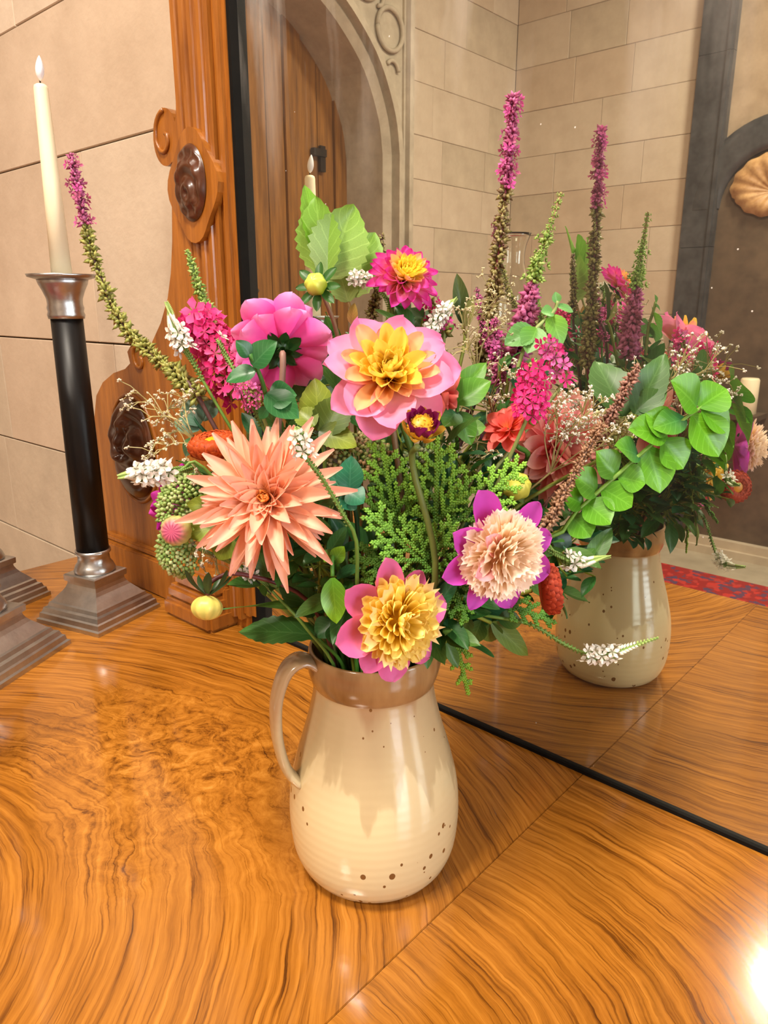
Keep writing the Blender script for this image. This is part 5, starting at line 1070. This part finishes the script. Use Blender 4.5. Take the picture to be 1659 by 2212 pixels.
# baby's breath
GB = world_bvh()
gyps('baby\'s breath spray in front of the lower carved medallion', at(430, 960, .01), [at(300, 850, -.02), at(320, 900, 0), at(345, 950, .01), at(330, 985, .02), at(380, 880, 0), at(395, 845, -.01)], 9, 1, (238, 226, 196), 10)
gyps('pale baby\'s breath spray beside the dark upright leaf', at(1030, 800, -.04), [at(1000, 700, -.05), at(1040, 660, -.06), at(1075, 640, -.07), at(1090, 700, -.06), at(1010, 750, -.04)], 12, 2, (226, 214, 170), 9)
gyps('baby\'s breath spray right of the large pink dahlia', at(1060, 960, 0), [at(1060, 790, -.01), at(1095, 780, -.01), at(1120, 800, -.02), at(1050, 850, 0), at(1000, 950, .01), at(1040, 990, .01), at(1085, 900, 0)], 12, 3, (236, 230, 206), 10)
gyps('dense baby\'s breath spray over the salmon dahlia', at(1190, 1020, 0), [at(1230, 850, -.01), at(1260, 880, -.015), at(1290, 920, -.02), at(1240, 920, 0), at(1310, 860, -.03), at(1200, 870, 0), at(1280, 960, -.01), at(1330, 930, -.03)], 14, 4, (244, 238, 222), 10)
gyps('baby\'s breath spray beyond the green branch', at(1330, 960, -.045), [at(1480, 770, -.06), at(1540, 790, -.055), at(1440, 800, -.06), at(1570, 850, -.05)], 13, 5, (240, 232, 216), 10, spread=56)
gyps('baby\'s breath sprig under the rust strawflower', at(470, 1130, .02), [at(430, 1215, .04), at(470, 1240, .05), at(400, 985, .03)], 6, 6, (238, 226, 200), 10)
def vat(px, py, yreal):                    # a point seen in the mirror, at a known distance from it
    d = ray(px, py); q = CAM + d*((2*MIR-yreal)/d.y); return Vector((q.x, yreal, q.z))
# filler greenery through the heart of the bouquet
fm = [leaf_mesh(.45, .2, -.12, 0, c, c, i) for i, c in enumerate((lin((44, 92, 38)), lin((50, 100, 40)), lin((38, 88, 50)), lin((64, 106, 40)), lin((74, 112, 44))))]
fmv = [[v.co.copy() for v in me.vertices] for me in fm]; fmf = [[list(p.vertices) for p in me.polygons] for me in fm]; FILL = []
for f_i, (lab, cxx, cyy, dzz, wx, wy) in enumerate((('dark inner leaf sprig under the peach dahlia', 620, 1190, .03, 110, 130), ('dark inner leaf sprig behind the conifer sprigs', 860, 1130, .0, 140, 140), ('dark inner leaf sprig behind the magenta dahlia', 1060, 1180, .0, 110, 130), ('inner leaf sprig behind the large pink dahlia', 850, 900, -.03, 150, 110), ('inner leaf sprig below the hot pink dahlia', 640, 920, -.03, 120, 90), ('inner leaf sprig behind the hot pink florets', 1090, 870, -.05, 110, 110), ('inner leaf sprig on the mirror side of the bouquet', 1130, 1060, -.075, 130, 120), ('dark low leaf sprig resting over the far rim', 960, 1260, -.03, 120, 70), ('low leaf sprig facing the mirror above the spout', 1090, 1180, -.06, 110, 80), ('dark low leaf sprig above the handle', 720, 1290, .0, 90, 80), ('inner leaf sprig around the bud stems', 480, 1080, .0, 80, 90), ('inner leaf sprig below the small yellow dahlia', 900, 740, -.06, 100, 80), ('mirror side leaf sprig high behind the blooms', 760, 800, -.075, 120, 110), ('mirror side leaf sprig in the middle height', 900, 980, -.085, 140, 110),
        ('dark leaf sprig between peach dahlia and lime leaf', 690, 1220, .055, 90, 110), ('dark leaf sprig under the peach quills', 690, 1140, .03, 90, 100), ('dark leaf sprig behind the yellow pompon', 830, 1260, .05, 130, 80), ('dark leaf sprig beside the spout', 960, 1330, .05, 70, 90), ('dark leaf sprig behind the bright conifer', 900, 1080, .02, 130, 100), ('dark leaf sprig beside the coral dahlia', 1010, 1010, .0, 90, 90), ('dark leaf sprig between conifer and magenta dahlia', 1010, 1240, .05, 80, 90),
        ('dark leaf sprig hanging over the rim towards the mirror', (1340, 1130), 0, .53, 120, 70), ('dark leaf sprig low on the mirror side', (1430, 1080), 0, .55, 120, 90), ('leaf sprig halfway up on the mirror side', (1420, 980), 0, .56, 120, 100), ('dark leaf sprig under the bright green branch', (1500, 1040), 0, .54, 120, 90))):
    c = at(cxx, cyy, dzz) if not isinstance(cxx, tuple) else vat(cxx[0], cxx[1], dzz)
    FILL.append((f_i, c, bloom('leafy_sprig', lab, 'foliage', [c], .0018, .0014, G_OLIVE, G_OLIVE, LG), wx, wy))
#PHASE3#
trees = [world_bvh()]                      # the leaves go only where nothing else is
for f_i, c, root, wx, wy in FILL:
    s = pxm(c)
    mine_v = []; mine_f = []; loc = []
    for i in range(28):
        best = None
        for q in range(150):
            g_ = 1-.003*q
            b = c+RIGHT*R.uniform(-.6, .6)*wx*s+UP*R.uniform(-.65, .55)*wy*s-FWD*R.uniform(-.03, .025)
            d = ((b-Vector((AX.x, AX.y, .27))).normalized()*.8+Vector((R.uniform(-1, 1), R.uniform(-1, 1), R.uniform(-.6, .8)))).normalized(); L = R.uniform(48, 95)*s*g_
            z = Vector((R.uniform(-.5, .5), R.uniform(-.5, .5), 1))-FWD*.5; z = (z-d*z.dot(d)).normalized(); x = d.cross(z); m = Matrix((x*L, d*L, z*L)).transposed().to_4x4(); m.translation = b
            fi = R.randrange(len(fm)); vs = [m @ v for v in fmv[fi]]
            if max(v.y for v in vs) > .698 or min(v.z for v in vs) < .225: continue
            lt = BVHTree.FromPolygons(vs, fmf[fi]); tw = [c, c.lerp(b, .6)-Vector((0, 0, .004)), b]
            n_ = sum(len(lt.overlap(T)) for T in trees+loc)
            h_ = n_+2*sum(hits(T, tw[0], tw[1], .003)+hits(T, tw[1], tw[2], .0003) for T in trees)
            if best is None or h_ < best[0]: best = (h_, m, fi, tw, lt, n_)
            if h_ == 0: break
        if best is None or best[0] > 0: continue
        h_, m, fi, tw, lt, n_ = best; loc.append(lt); k0 = len(mine_v); pv = [m @ v for v in fmv[fi]]; mine_v += pv; mine_f += [[a_+k0 for a_ in f_] for f_ in fmf[fi]]
        obj('leaf', fm[fi], M_GLOSSLEAF if f_i % 2 else M_LEAF, root, m)
        mb = MB(); mb.tube(tw, .0008, 4, [G_OLIVE]*3); obj('twig', mb.mesh('twig'), M_STEM, root)
        k0 = len(mine_v); mine_v += [Vector(v) for v in mb.v]; mine_f += [[a_+k0 for a_ in f_] for f_ in mb.f]
    if mine_v: trees.append(BVHTree.FromPolygons(mine_v, mine_f))
